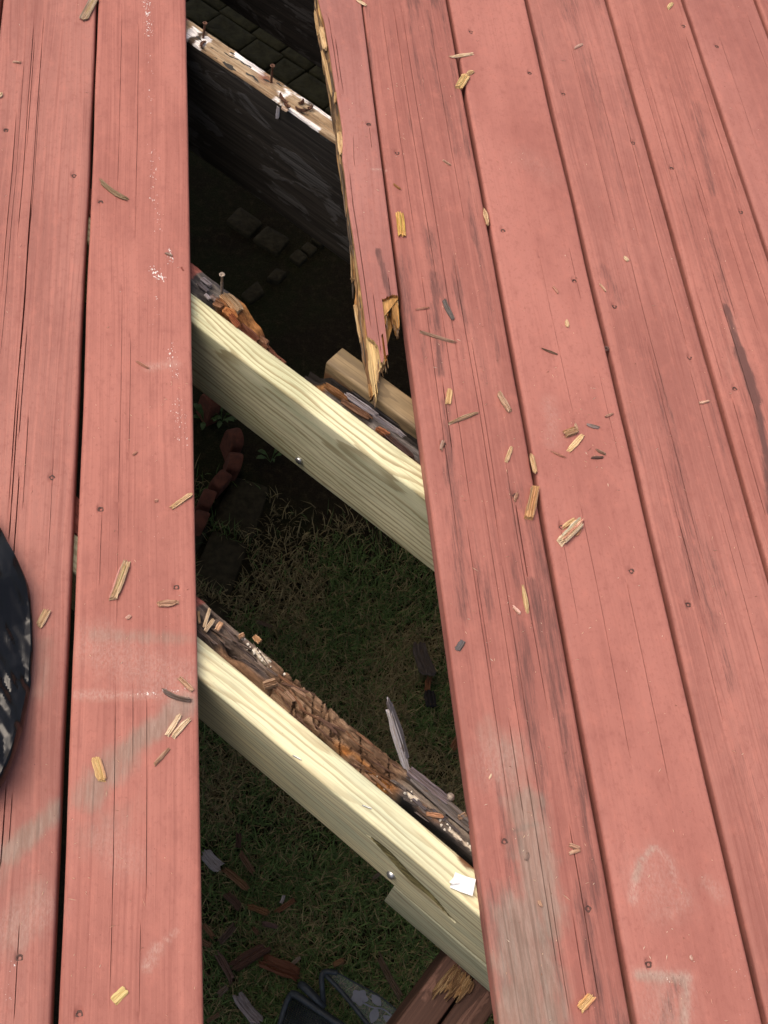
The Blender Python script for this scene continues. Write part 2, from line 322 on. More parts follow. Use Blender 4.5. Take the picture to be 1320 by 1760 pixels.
# ------------------------------------------------------------------ deck boards
VY0, VY1 = -1.02, 0.74
def ygrid(y0, y1, fine=0.004, coarse=0.06, v0=VY0, v1=VY1):
    a = [y1]
    y = y1
    while y > y0 + 1e-6:
        y -= fine if v0 - fine < y <= v1 + 1e-6 else coarse
        a.append(max(y, y0))
    return np.array(a)
def slab(name, Lf, Rf, Y, cracks=(), screws=(), parent=None, mat=None, zt=0.0, zb=-T, rad=0.0046, yend=None, attrs=None, seed=0,
         step=0.0065, Lb=None, side=1, jag=0.0, flow=0.0025, bend=0.0, rough=0.0, mat2=None):
    """a sawn board as one closed mesh: columns follow the grain, cracks are real grooves, screws sit in dimples.
    cracks: (u, ya, yb, width, depth); screws: (x, y); yend: [(u, y)] broken end, column by column"""
    wid = float(Rf(np.array([0.0]))[0] - Lf(np.array([0.0]))[0])
    us = [0, 0.0004 / wid, 0.0012 / wid, 0.0024 / wid, 0.0040 / wid]; us += [1 - u for u in us]
    n = max(4, int(wid / step)); us += [0.0040 / wid + (1 - 0.0080 / wid) * i / n for i in range(1, n)]
    for c in cracks:
        h = c[3] / wid * 0.5; us += [c[0] - h, c[0] - 0.45 * h, c[0] + 0.45 * h, c[0] + h]
    xl0, xr0 = None, None
    for (x, y) in screws:
        l = float(Lf(np.array([y]))[0]); r = float(Rf(np.array([y]))[0]); u = (x - l) / (r - l)
        us += [u + q / wid for q in (-0.0055, -0.004, -0.002, 0, 0.002, 0.004, 0.0055)]
    if yend is not None:
        for (u, y) in yend: us += [u]
    us = np.unique(np.round(np.clip(us, 0, 1), 5)); nc = len(us); nr = len(Y)
    YY = np.repeat(Y[:, None], nc, 1); UU = np.repeat(us[None], nr, 0)
    if yend is not None:
        eu = np.array([p[0] for p in yend]); ey = np.array([p[1] for p in yend])
        ce = np.interp(us, eu, ey) + jag * (hsh(np.arange(nc), seed * 1.0, 3) - 0.5)
        YY = np.maximum(YY, ce[None])
    L = Lf(YY); R = Rf(YY)
    X = L + (R - L) * UU
    win = np.clip(np.minimum(X - L, R - X) / 0.02, 0, 1)
    X = X + win * flow * 2 * (fbm(YY * 2.3 + seed * 13.1, UU * 2 + seed, seed, 2) - 0.5)
    de = np.minimum(X - L, R - X); q = np.clip(rad - de, 0, rad)
    Z = zt - (rad - np.sqrt(np.maximum(rad * rad - q * q, 0)))
    Z = Z + 0.0010 * (fbm(YY * 3 + seed, UU * 3, seed + 3, 2) - 0.5) * np.clip(de / 0.01, 0, 1)
    if rough: Z = Z - rough * fbm(UU * 26 + seed, YY * 22, seed + 9, 3)
    if bend: Z = Z + bend * (UU - 0.5)
    for c in cracks:
        u, ya, yb, w_, dep = c[:5]
        lo, hi = min(ya, yb), max(ya, yb); span = hi - lo
        along = sstep(lo, lo + 0.25 * span, YY) * (1 - sstep(hi - 0.25 * span, hi, YY))
        along = along * (0.35 + 0.65 * sstep(0.25, 0.5, vn(YY * 38 + seed, u * 91 + 0 * YY, seed + 5)))
        h = w_ / wid * 0.5
        prof = np.where(np.abs(UU - u) < h * 0.6, 1.0, 0.0)
        Z = Z - dep * prof * along
    for (x, y) in screws:
        rr = np.hypot(X - x, YY - y); Z = Z - 0.0032 * (1 - sstep(0.0032, 0.0056, rr))
    top = np.stack([X, YY, Z], -1).reshape(-1, 3)
    V = [top]; F = []
    idx = np.arange(nr * nc).reshape(nr, nc)
    a, b, c_, d = idx[:-1, :-1], idx[:-1, 1:], idx[1:, 1:], idx[1:, :-1]
    F.append(np.stack([a, d, c_, b], -1).reshape(-1, 4))
    base = nr * nc
    bx = (Lb(YY[:, 0]) if Lb is not None else L[:, 0])
    prevL = idx[:, 0]
    for s_ in range(1, side + 1):                               # left side face, torn boards get several levels
        t = s_ / side
        xx = L[:, 0] * (1 - t) + bx * t; zz = Z[:, 0] * (1 - t) + zb * t
        if side > 1 and s_ < side:
            xx = xx + 0.0045 * (fbm(Y * 30, s_ * 3.7 + 0 * Y, seed + s_, 3) - 0.5) * 2; zz = zz + 0.003 * (vn(Y * 60, s_ * 1.3 + 0 * Y, seed) - 0.5)
        V.append(np.stack([xx, YY[:, 0], zz], -1)); cur = base + np.arange(nr); base += nr
        F.append(np.stack([prevL[:-1], cur[:-1], cur[1:], prevL[1:]], -1)); prevL = cur
    V.append(np.stack([R[:, -1], YY[:, -1], np.full(nr, zb)], -1)); curR = base + np.arange(nr); base += nr
    F.append(np.stack([idx[:-1, -1], idx[1:, -1], curR[1:], curR[:-1]], -1))
    F.append(np.stack([prevL[:-1], curR[:-1], curR[1:], prevL[1:]], -1))
    for row, flip in ((0, False), (nr - 1, True)):              # end grain
        V.append(np.stack([X[row], YY[row], np.full(nc, zb)], -1)); cu = base + np.arange(nc); base += nc
        f = np.stack([idx[row, :-1], idx[row, 1:], cu[1:], cu[:-1]], -1)
        F.append(f[:, ::-1] if flip else f)
    nf = [len(f) for f in F]
    V = np.concatenate(V); F = np.concatenate(F)
    A = {k_: fn(V[:, 0], V[:, 1], V[:, 2]) for k_, fn in (attrs or {}).items()}
    o = obj(name, V, F, mat or PAINT, parent, True, A)
    if mat2 is not None:
        o.data.materials.append(mat2); mi = np.ones(len(F), np.int32); mi[:nf[0]] = 0; mi[sum(nf[:1 + side]):sum(nf[:2 + side])] = 0
        o.data.polygons.foreach_set('material_index', mi)
    autosmooth(o, 50)
    return o

def pxr(r): return r / 1450.0
def px_seg(a, b): return tuple(at(*a)[:2]), tuple(at(*b)[:2])
WEAR = [((875, 1290), (905, 1400), 30, 0.55), ((905, 1380), (925, 1560), 30, 1.0), ((935, 1480), (945, 1600), 22, 0.9), ((900, 1580), (905, 1775), 50, 1.0), ((935, 1640), (950, 1775), 28, 0.85),
        ((318, 1212), (215, 1292), 19, 1.0), ((215, 1292), (150, 1370), 24, 0.85), ((100, 1392), (12, 1470), 17, 0.9), ((20, 1450), (-20, 1520), 22, 0.5),
        ((60, 1540), (20, 1620), 26, 0.45), ((75, 1110), (70, 1190), 18, 0.45), ((160, 1092), (325, 1098), 12, 0.55),
        ((1097, 1676), (1180, 1684), 9, 0.8), ((1180, 1684), (1174, 1760), 8, 0.75), ((1093, 1510), (1100, 1480), 7, 0.8), ((1100, 1480), (1125, 1456), 5, 0.75), ((1130, 1690), (1150, 1750), 22, 0.35),
        ((840, 1250), (870, 1330), 22, 0.45), ((1270, 520), (1250, 640), 20, 0.2), ((210, 1400), (150, 1440), 34, 0.35)]
HAZE = [((165, 1110), (320, 1180), 36, 0.55), ((130, 1195), (330, 1193), 7, 0.9), ((1087, 1545), (1095, 1490), 8, 1.0), ((1095, 1490), (1125, 1457), 6, 1.0), ((1125, 1457), (1150, 1478), 6, 0.75), ((1150, 1478), (1165, 1520), 6, 0.7),
        ((1165, 1520), (1183, 1548), 6, 0.6), ((1183, 1548), (1155, 1572), 6, 0.6), ((1118, 1500), (1145, 1545), 36, 0.42), ((1093, 1672), (1183, 1680), 8, 0.9), ((1183, 1680), (1178, 1760), 8, 0.8), ((1140, 1712), (1130, 1760), 38, 0.4),
        ((252, 1662), (268, 1632), 7, 1.0), ((268, 1632), (305, 1600), 3, 0.8), ((70, 1560), (20, 1600), 24, 0.5), ((860, 1300), (850, 1320), 34, 0.5), ((945, 690), (950, 760), 14, 0.4), ((640, 291), (662, 292), 3, 1.2), ((180, 1440), (215, 1480), 26, 0.4),
        ((1215, 1518), (1240, 1540), 10, 0.5), ((905, 270), (940, 300), 30, 0.2), ((255, 632), (300, 625), 8, 0.8)]
SPECK = [((252, 0), (256, 60), 10, 0.9), ((255, 60), (262, 250), 9, 0.5), ((265, 260), (262, 345), 16, 0.6), ((270, 365), (272, 395), 12, 0.6), ((290, 430), (294, 450), 7, 1.1), ((265, 462), (275, 480), 12, 1.1), ((270, 500), (268, 560), 12, 0.5),
         ((295, 590), (300, 650), 12, 0.75), ((305, 690), (315, 760), 16, 0.7), ((300, 120), (312, 330), 10, 0.3), ((275, 890), (300, 1010), 14, 0.3), ((272, 1590), (268, 1740), 4, 0.55), ((210, 1560), (200, 1640), 40, 0.12), ((80, 1600), (75, 1740), 6, 0.5),
         ((20, 1660), (5, 1740), 16, 0.5), ((215, 1195), (320, 1185), 6, 0.8), ((1255, 1560), (1290, 1750), 22, 0.32), ((1140, 1680), (1165, 1690), 5, 0.8)]
DARK = [((1248, 525), (1270, 600), 8, 0.9), ((1270, 600), (1300, 690), 11, 1.1), ((1300, 690), (1316, 780), 8, 1.0), ((1320, 790), (1330, 880), 14, 0.9), ((1195, 180), (1225, 330), 16, 0.5), ((1225, 400), (1250, 520), 18, 0.45),
        ((735, 20), (748, 120), 10, 0.5), ((748, 120), (790, 270), 12, 0.42), ((745, 470), (757, 640), 13, 0.6), ((765, 690), (775, 830), 13, 0.55), ((800, 520), (835, 660), 13, 0.35), ((780, 830), (795, 1060), 18, 0.5), ((845, 900), (850, 1000), 10, 0.3),
        ((915, 1000), (935, 1110), 13, 0.6), ((935, 1110), (960, 1230), 12, 0.55), ((985, 1300), (1000, 1420), 14, 0.25), ((1035, 460), (1070, 520), 16, 0.4), ((990, 80), (1010, 110), 18, 0.4), ((1110, 600), (1170, 830), 22, 0.32), ((1160, 840), (1200, 960), 16, 0.4),
        ((1230, 1060), (1260, 1180), 18, 0.42), ((1265, 1300), (1310, 1450), 24, 0.35), ((650, 430), (672, 520), 7, 0.7), ((640, 540), (650, 600), 14, 0.3), ((922, 1415), (880, 1430), 7, 0.6), ((890, 1440), (900, 1470), 12, 0.5), ((815, 200), (840, 300), 14, 0.25),
        ((30, 330), (45, 620), 12, 0.25), ((20, 900), (30, 950), 14, 0.25), ((1160, 1690), (1140, 1760), 16, 0.5)]
def field(lst, base=None, wob=0.0, soft=0.55, edge=0.0):
    segs = [px_seg(a, b) + (pxr(r), v) for a, b, r, v in lst]
    def fn(X, Y, Z):
        m = np.zeros(len(X))
        nz = (fbm(X * 90, Y * 60, 4, 3) - 0.5)
        for a, b, r, v in segs:
            sel = (np.abs(X - (a[0] + b[0]) / 2) < abs(a[0] - b[0]) / 2 + 2.2 * r + .01) & (np.abs(Y - (a[1] + b[1]) / 2) < abs(a[1] - b[1]) / 2 + 2.2 * r + .01)
            if not sel.any(): continue
            d = segd(X[sel], Y[sel], a, b) + nz[sel] * r * wob
            m[sel] = np.maximum(m[sel], v * (1 - sstep(r * (1 - soft), r * (1 + soft), d)))
        if base is not None: m = np.maximum(m, base(X, Y))
        return np.where(Z > -0.0075, m, edge)
    return fn
deck = empty('deck', (0, 0, 0)); tag(deck, 'red painted wooden deck of parallel boards with two boards torn out', 'deck')

RND = random.Random(11)
def px_x(px, py): return float(at(px, py)[0])
def crk(L, R, pa, pb, w, dep):
    A = at(*pa); B = at(*pb); ym = (A[1] + B[1]) / 2; xm = (A[0] + B[0]) / 2
    l = float(L(np.array([ym]))[0]); r = float(R(np.array([ym]))[0])
    return ((xm - l) / (r - l), float(A[1]), float(B[1]), w / 1000, dep / 1000)
def lin(a, b): return lambda y: a + b * np.asarray(y, float)
def wavy(a, b, s, amp=0.0012): return lambda y: a + b * np.asarray(y, float) + amp * 2 * (fbm(np.asarray(y) * 5, 0 * np.asarray(y) + s, s, 3) - 0.5)
# left edge, right edge (metres at the deck plane), colour factor, mildew, cracks, screws
BOARDS = {
 'A': dict(L=wavy(-0.1395, 0.002, 1), R=wavy(0.0018, 0.0038, 2), tint=(0.97, 1.02, 1.03), mil=0.18,
   cr=[((66, 0), (24, 940), 1.5, 8), ((48, 20), (44, 420), 1.0, 6), ((44, 330), (42, 640), 2.4, 10), ((32, 480), (28, 820), 1.4, 8), ((26, 640), (20, 960), 1.8, 9), ((20, 180), (12, 520), 1.0, 5), ((40, 560), (36, 760), 1.2, 7), ((46, 700), (40, 880), 1.1, 6),
       ((28, 800), (24, 1000), 1.5, 8), ((55, 60), (52, 260), 0.9, 5), ((36, 90), (33, 330), 0.9, 5), ((10, 1340), (0, 1500), 1.5, 8), ((20, 1360), (16, 1450), 1.0, 6), ((90, 780), (88, 960), 0.7, 3), ((33, 1580), (27, 1760), 0.9, 5), ((62, 140), (60, 420), 0.7, 4), ((16, 300), (11, 620), 0.8, 5)],
   sc=[(127, 300), (89, 819), (33, 1646), (10, 222)]),
 'B': dict(L=wavy(0.0068, 0.0015, 3), R=wavy(0.1452, 0.0004, 4, 0.0005), tint=(1.06, 1.04, 1.03), mil=0.0,
   cr=[((206, 0), (206, 360), 0.7, 3), ((238, 20), (236, 420), 0.7, 3), ((212, 480), (205, 900), 0.6, 2.5), ((226, 560), (224, 800), 0.6, 2.5), ((207, 1140), (180, 1760), 0.9, 4), ((228, 1160), (228, 1330), 0.7, 3), ((252, 1180), (251, 1560), 0.8, 4), ((240, 1580), (240, 1760), 0.7, 3), ((173, 880), (173, 1010), 0.6, 3), ((205, 860), (202, 1080), 0.6, 2)],
   sc=[(173, 346), (173, 874), (136, 1743), (303, 1008)]),
 'F': dict(L=wavy(0.4395, -0.003, 5, 0.0006), R=wavy(0.5822, 0.001, 6), tint=(0.95, 0.94, 0.94), mil=0.44,
   cr=[((665, 0), (700, 420), 0.8, 4), ((690, 0), (735, 520), 0.8, 4), ((712, 0), (760, 640), 0.8, 4), ((733, 450), (775, 960), 0.9, 5), ((760, 480), (800, 900), 0.7, 4), ((785, 420), (850, 960), 0.9, 5), ((745, 0), (790, 420), 0.7, 4), ((815, 560), (850, 900), 0.8, 4), ((835, 840), (905, 1400), 0.9, 4), ((880, 760), (925, 1240), 1.1, 6), ((890, 860), (905, 1000), 1.8, 8),
       ((800, 880), (880, 1440), 0.7, 4), ((865, 950), (940, 1500), 0.8, 4), ((900, 1300), (960, 1680), 0.9, 5), ((870, 1230), (905, 1430), 1.1, 5), ((990, 1400), (1020, 1760), 1.2, 6), ((985, 1560), (1010, 1760), 0.9, 5), ((762, 640), (772, 780), 1.3, 6), ((950, 1500), (970, 1760), 0.8, 4), ((820, 960), (845, 1200), 0.6, 3)],
   sc=[(683, 261), (762, 762), (868, 1446), (1012, 1561), (886, 851)]),
 'G': dict(L=wavy(0.5880, 0.001, 7, 0.0009), R=wavy(0.7232, -0.0002, 8, 0.0016), tint=(1.07, 1.07, 1.08), mil=0.0,
   cr=[((1000, 840), (1080, 1340), 0.6, 2.5), ((1085, 985), (1140, 1370), 0.7, 3), ((985, 420), (992, 520), 0.6, 3), ((930, 420), (985, 740), 0.5, 2), ((1030, 620), (1060, 800), 0.5, 2), ((960, 860), (990, 1080), 0.5, 2)],
   sc=[(810, 53), (911, 124), (865, 395), (988, 482), (1086, 980), (1116, 1657), (966, 905)]),
 'H': dict(L=wavy(0.7292, 0.000, 9, 0.0014), R=wavy(0.8693, 0.0015, 10), tint=(0.96, 0.98, 0.99), mil=0.34,
   cr=[((1010, 60), (1100, 440), 0.7, 3), ((1060, 160), (1190, 620), 0.9, 5), ((1080, 420), (1150, 720), 0.8, 4), ((1186, 615), (1290, 1040), 0.8, 4), ((1100, 560), (1240, 1060), 0.7, 3), ((1180, 880), (1184, 1040), 1.0, 5), ((1120, 740), (1200, 1000), 0.6, 3), ((1240, 860), (1310, 1180), 0.7, 4), ((975, 60), (1060, 400), 0.6, 3), ((1200, 1060), (1240, 1250), 0.6, 3)],
   sc=[(969, 160), (1089, 244), (1057, 525), (1043, 597), (1186, 613), (1184, 1038)]),
 'I': dict(L=wavy(0.8752, 0.0015, 11, 0.0010), R=wavy(1.0165, -0.001, 12), tint=(1.01, 1.01, 1.0), mil=0.24,
   cr=[((1085, 40), (1150, 330), 0.8, 4), ((1150, 120), (1215, 380), 0.8, 4), ((1175, 45), (1274, 363), 0.9, 5), ((1200, 300), (1260, 560), 0.9, 5), ((1225, 440), (1300, 740), 1.0, 5), ((1264, 670), (1310, 900), 1.0, 5), ((1180, 500), (1262, 660), 0.8, 4), ((1120, 130), (1190, 420), 0.7, 4), ((1274, 363), (1325, 560), 1.0, 5), ((1250, 380), (1300, 580), 0.7, 4)],
   sc=[(1155, 288), (1175, 43), (1264, 667), (1274, 363)]),
 'J': dict(L=wavy(1.0218, -0.001, 13), R=wavy(1.1565, 0.0, 14), tint=(0.98, 1.0, 1.03), mil=0.05,
   cr=[((1240, 60), (1300, 260), 0.6, 3), ((1285, 20), (1318, 120), 0.8, 4)], sc=[(1233, 78)]),
 'K': dict(L=wavy(1.1625, 0.0, 15), R=wavy(1.302, 0.0, 16), tint=(1, 1, 1), mil=0.1, cr=[], sc=[]),
 'Z': dict(L=wavy(-0.285, 0.002, 17), R=wavy(-0.1445, 0.002, 18), tint=(1, 1, 1), mil=0.1, cr=[], sc=[]),
}
DY0, DY1 = -1.45, 4.2
def screw_mesh():
    bm = bmesh.new(); n = 14
    rings = [(0.0043, 0.0), (0.0040, 0.0006), (0.0030, 0.0007), (0.0019, 0.0004)]
    vs = [[bm.verts.new((r * math.cos(2 * math.pi * i / n), r * math.sin(2 * math.pi * i / n), z)) for i in range(n)] for r, z in rings]
    for a, b in zip(vs, vs[1:]):
        for i in range(n): bm.faces.new((a[i], a[(i + 1) % n], b[(i + 1) % n], b[i]))
    star = [bm.verts.new(((0.0017 if i % 2 else 0.0009) * math.cos(2 * math.pi * i / n), (0.0017 if i % 2 else 0.0009) * math.sin(2 * math.pi * i / n), -0.0016)) for i in range(n)]
    for i in range(n): bm.faces.new((vs[-1][i], vs[-1][(i + 1) % n], star[(i + 1) % n], star[i]))
    bm.faces.new(star)
    me = bpy.data.meshes.new('screw'); bm.to_mesh(me); bm.free(); me.materials.append(SCREWP); return me
SCM = screw_mesh()
for key, b in BOARDS.items():
    vis = key not in 'KZ'
    Y = ygrid(DY0, DY1) if vis else ygrid(DY0, DY1, 0.03, 0.06)
    scr = [tuple(at(*p)[:2]) for p in b['sc']]
    cr = [crk(b['L'], b['R'], *c) for c in b['cr']]
    cr = [c for c in cr if 0.05 < c[0] < 0.95]
    mil = b['mil']; s_ = ord(key)
    base = (lambda X, Y_, mil=mil, s_=s_: mil * sstep(0.5, 0.75, fbm(X * 42 + s_, Y_ * 4.5, s_, 3)) * 1.2)
    o = slab('deck_board', b['L'], b['R'], Y, cr, scr, deck, seed=s_ - 60,
             attrs=dict(wear=field(WEAR, None, 0.9, 1.0), haze=field(HAZE, None, 0.9, 1.0), speck=field(SPECK, None, 0.8, 0.8), dark=field(DARK, base, 0.6, 1.0, 0.42)))
    o.color = b['tint'] + (dict(A=.62, B=.5, F=.5, G=.22, H=.55, I=.6, J=.25).get(key, .7),)
    for (x, y) in scr:
        s = link(bpy.data.objects.new('screw', SCM), o); s.location = (x, y, -0.0028); s.rotation_euler = (RND.uniform(-.1, .1), RND.uniform(-.1, .1), RND.uniform(0, 6))
# boards outside the picture: the deck goes on to both sides
x = -0.431
for i in range(18):
    o = slab('deck_board', lin(x, 0), lin(x + 0.14, 0), ygrid(DY0, DY1, 0.3, 0.3), (), (), deck, seed=70 + i, step=0.03,
             attrs=dict(wear=lambda X, Y, Z: 0 * X, haze=lambda X, Y, Z: 0 * X, speck=lambda X, Y, Z: 0 * X, dark=lambda X, Y, Z: 0 * X)); x -= 0.1455
x = 1.308
for i in range(18):
    o = slab('deck_board', lin(x, 0), lin(x + 0.14, 0), ygrid(DY0, DY1, 0.3, 0.3), (), (), deck, seed=90 + i, step=0.03,
             attrs=dict(wear=lambda X, Y, Z: 0 * X, haze=lambda X, Y, Z: 0 * X, speck=lambda X, Y, Z: 0 * X, dark=lambda X, Y, Z: 0 * X)); x += 0.1455
# the two torn-out boards still lie below the picture and above it
def curve(pts, z=0.0):
    P = sorted([tuple(at(px, py, z)[:2]) for px, py in pts], key=lambda p: p[1])
    ys = np.array([p[1] for p in P]); xs = np.array([p[0] for p in P])
    def fn(y):
        y = np.asarray(y, float); r = np.interp(y, ys, xs)
        s0 = (xs[2] - xs[0]) / (ys[2] - ys[0])
        return np.where(y < ys[0], xs[0] + s0 * (y - ys[0]), r)
    return fn
LE = curve([(547, 0), (552, 20), (557, 36), (561, 59), (566, 87), (570, 115), (575, 145), (579, 169), (584, 194), (588, 222), (589, 245), (588, 273), (592, 297), (598, 353), (606, 401), (613, 447), (619, 487), (625, 532), (632, 582), (640, 640)])
LEb = curve([(540, 0), (542, 28), (545, 61), (553, 97), (559, 133), (566, 175), (570, 205), (576, 237), (578, 265), (585, 310), (593, 353), (602, 409), (604, 444), (611, 499), (610, 523), (616, 573), (625, 620), (631, 660), (636, 685)], -T)
RE = lin(0.4345, 0.0012)
def ends(pts, z, Lf):
    out = []
    for px, py in pts:
        p = at(px, py, z); l = float(Lf(np.array([p[1]]))[0]); r = float(RE(np.array([p[1]]))[0]); out.append(((p[0] - l) / (r - l), float(p[1])))
    return sorted(out, key=lambda q: q[0])
eps = 1e-4
eE = [(0.0, float(at(631, 578)[1])), (0.06, float(at(633, 583)[1])), (0.14, float(at(640, 584)[1])), (0.24, float(at(646, 592)[1])), (0.27, float(at(652, 596)[1])), (0.285, float(at(656, 622)[1])), (0.33, float(at(658, 624)[1])), (0.38, float(at(664, 617)[1])),
      (0.40, float(at(668, 612)[1])), (0.41, float(at(664, 575)[1])), (0.46, float(at(670, 572)[1])), (0.47, float(at(673, 610)[1])), (0.53, float(at(675, 611)[1])), (0.545, float(at(668, 560)[1])), (0.555, float(at(664, 514)[1])), (0.68, float(at(672, 511)[1])), (0.8, float(at(682, 508)[1])), (0.9, float(at(690, 506)[1])), (1.0, float(at(694, 509)[1]))]
YE = ygrid(-0.30, 4.2, 0.003, 0.06, -0.30, 0.74)
crE = [crk(LE, RE, (604, 278), (632, 575), 1.3, 9), crk(LE, RE, (565, 20), (582, 150), 0.9, 6), crk(LE, RE, (575, 60), (590, 165), 1.0, 7), crk(LE, RE, (643, 500), (655, 610), 1.1, 8), crk(LE, RE, (634, 215), (640, 255), 0.7, 4), crk(LE, RE, (603, 230), (612, 290), 0.7, 4), crk(LE, RE, (655, 200), (664, 290), 0.6, 4), crk(LE, RE, (668, 470), (672, 520), 0.8, 5)]
def core_tone(X, Y, Z):
    n_ = fbm(X * 260, Y * 9, 3, 3); m = fbm(X * 40, Y * 6, 8, 3)
    a = np.array((0.52, 0.34, 0.15)); b = np.array((0.40, 0.19, 0.055)); c = np.array((0.13, 0.085, 0.05))
    t = sstep(0.35, 0.65, n_)[:, None]; r = a * t + b * (1 - t)
    side_ = ((Z < -0.011) & (X < LE(Y) + 0.02)).astype(float) * sstep(0.28, 0.46, fbm(Y * 16, Z * 160, 12, 2))
    old = sstep(0.45, 0.62, m) * 0.55 * (Y > -0.06) + 0.8 * side_
    old = np.clip(old, 0, 1)[:, None]
    r = r * (1 - old) + c * old
    fresh = ((Y < float(at(640, 575)[1])) & (Z > -0.014) & (X < 0.405))[:, None]
    r = np.where(fresh, np.array((0.66, 0.49, 0.24)) * (0.75 + 0.4 * n_[:, None]), r)
    rot = ((X > 0.405) & (Y < 0.03))[:, None]
    return np.where(rot, r * np.array((0.85, 0.72, 0.55)), r)
basE = lambda X, Y_: 0.10 * sstep(0.5, 0.75, fbm(X * 42, Y_ * 5, 5, 3))
oE = slab('torn_deck_board', LE, RE, YE, crE, [tuple(at(634, 212)[:2])], deck, mat2=CORE, zt=0.0, zb=-0.0055, rad=0.0022, yend=eE, seed=21, jag=0.004, step=0.005,
          attrs=dict(wear=lambda X, Y, Z: 0 * X, haze=field(HAZE, None, 0.9), speck=lambda X, Y, Z: 0 * X, dark=field(DARK, basE, 1.1, 0.8), tone=core_tone))
oE.color = (0.97, 1.06, 1.12, 0.35)
tag(oE, 'red board split lengthwise and broken off ragged over the hole')
s = link(bpy.data.objects.new('screw', SCM), oE); p = at(634, 212); s.location = (p[0], p[1], -0.0028)
# its bare core, torn longer than the painted skin
LC = lambda y: LE(y) + 0.0008
eC = [(0.0, float(at(636, 672)[1])), (0.03, float(at(637, 680)[1])), (0.045, float(at(637, 655)[1])), (0.075, float(at(640, 652)[1])), (0.085, float(at(643, 668)[1])), (0.10, float(at(645, 668)[1])), (0.11, float(at(644, 645)[1])), (0.15, float(at(648, 648)[1])), (0.17, float(at(650, 640)[1])),
      (0.22, float(at(653, 632)[1])), (0.26, float(at(656, 626)[1])), (0.36, float(at(664, 620)[1])), (0.50, float(at(672, 615)[1])), (0.535, float(at(672, 585)[1])), (0.57, float(at(671, 545)[1])), (0.60, float(at(671, 555)[1])), (0.615, float(at(672, 535)[1])), (0.66, float(at(674, 538)[1])), (0.69, float(at(677, 530)[1])), (0.70, float(at(679, 517)[1])),
      (0.80, float(at(684, 516)[1])), (0.81, float(at(685, 540)[1])), (0.85, float(at(688, 545)[1])), (0.88, float(at(690, 556)[1])), (0.94, float(at(693, 558)[1])), (0.97, float(at(695, 545)[1])), (1.0, float(at(696, 520)[1]))]
oC = slab('torn_core', LC, RE, YE, (), (), oE, mat=CORE, zt=-0.0058, zb=-0.026, rad=0.001, yend=eC, seed=33, jag=0.007, step=0.0032, Lb=LEb, side=7, attrs=dict(tone=core_tone), rough=0.004)

# ------------------------------------------------------------------ timbers below the deck
RZ = math.atan2(ES[1], ES[0])
def timber(name, s0, s1, d0, d1, zt, zb, mat, label, cat, group=None, parent=None, ds=0.012, rad=0.004, amp=0.0006, hf=None, attrs=None, seed=0, nw=None, nh=None):
    """a length of sawn timber lying along the joists: local x runs along it, y across, z up"""
    w = d1 - d0; h = zt - zb; nw = nw or max(3, int(w / 0.009)); nh = nh or max(3, int(h / 0.02)); nl = max(2, int((s1 - s0) / ds))
    ring = []
    ys = np.linspace(-w / 2, w / 2, nw + 1)
    def prof():
        P = []
        c = [0, 0.15, 0.5, 1.0]
        arc = [(rad - rad * math.cos(a), rad - rad * math.sin(a)) for a in np.linspace(0, math.pi / 2, 5)]
        for (ax, az) in arc: P.append((-w / 2 + ax, zt - az))
        for t in np.linspace(0, 1, nw + 1)[1:-1]: P.append((-w / 2 + rad + t * (w - 2 * rad), zt))
        for (ax, az) in arc[::-1]: P.append((w / 2 - ax, zt - az))
        for t in np.linspace(0, 1, nh + 1)[1:-1]: P.append((w / 2, zt - rad - t * (h - 2 * rad)))
        for (ax, az) in arc: P.append((w / 2 - ax, zb + az))
        for t in np.linspace(0, 1, nw + 1)[1:-1]: P.append((w / 2 - rad - t * (w - 2 * rad), zb))
        for (ax, az) in arc[::-1]: P.append((-w / 2 + ax, zb + az))
        for t in np.linspace(0, 1, nh + 1)[1:-1]: P.append((-w / 2, zb + rad + t * (h - 2 * rad)))
        return np.array(P)
    P = prof(); np_ = len(P); xs = np.linspace(0, s1 - s0, nl + 1)
    XX = np.repeat(xs[:, None], np_, 1); YY = np.repeat(P[None, :, 0], nl + 1, 0); ZZ = np.repeat(P[None, :, 1], nl + 1, 0)
    YY = YY + amp * 2 * (fbm(XX * 6, ZZ * 12 + seed, seed, 3) - 0.5); ZZ = ZZ + amp * 2 * (fbm(XX * 6, YY * 12 + seed, seed + 5, 3) - 0.5)
    if hf is not None: XX, YY, ZZ = hf(XX, YY, ZZ)
    V = np.stack([XX, YY, ZZ], -1).reshape(-1, 3); idx = np.arange((nl + 1) * np_).reshape(nl + 1, np_); nx = np.roll(idx, -1, 1)
    F = np.stack([idx[:-1], nx[:-1], nx[1:], idx[1:]], -1).reshape(-1, 4).tolist()
    F += [idx[0][::-1].tolist(), idx[-1].tolist()]
    A = {k: fn(V[:, 0], V[:, 1], V[:, 2]) for k, fn in (attrs or {}).items()}
    o = obj(name, V, F, mat, parent, True, A); autosmooth(o, 40)
    if parent is None:
        o.location = tuple(jp(s0, (d0 + d1) / 2, 0)); o.rotation_euler = (0, 0, RZ)
    else: o.location = (s0, (d0 + d1) / 2, 0)
    if label: tag(o, label, cat, group)
    return o
GJ = 'floor joists'
zero = lambda X, Y, Z: 0 * X
def J0hf(X, Y, Z): return X, Y, Z
old0 = timber('old_joist', -1.6, 2.2, 0.488, 0.526, -T, -T - 0.235, JOLD, 'dark old joist with weathered paint splashed top and rusty screws standing up', 'joist', GJ, amp=0.001)
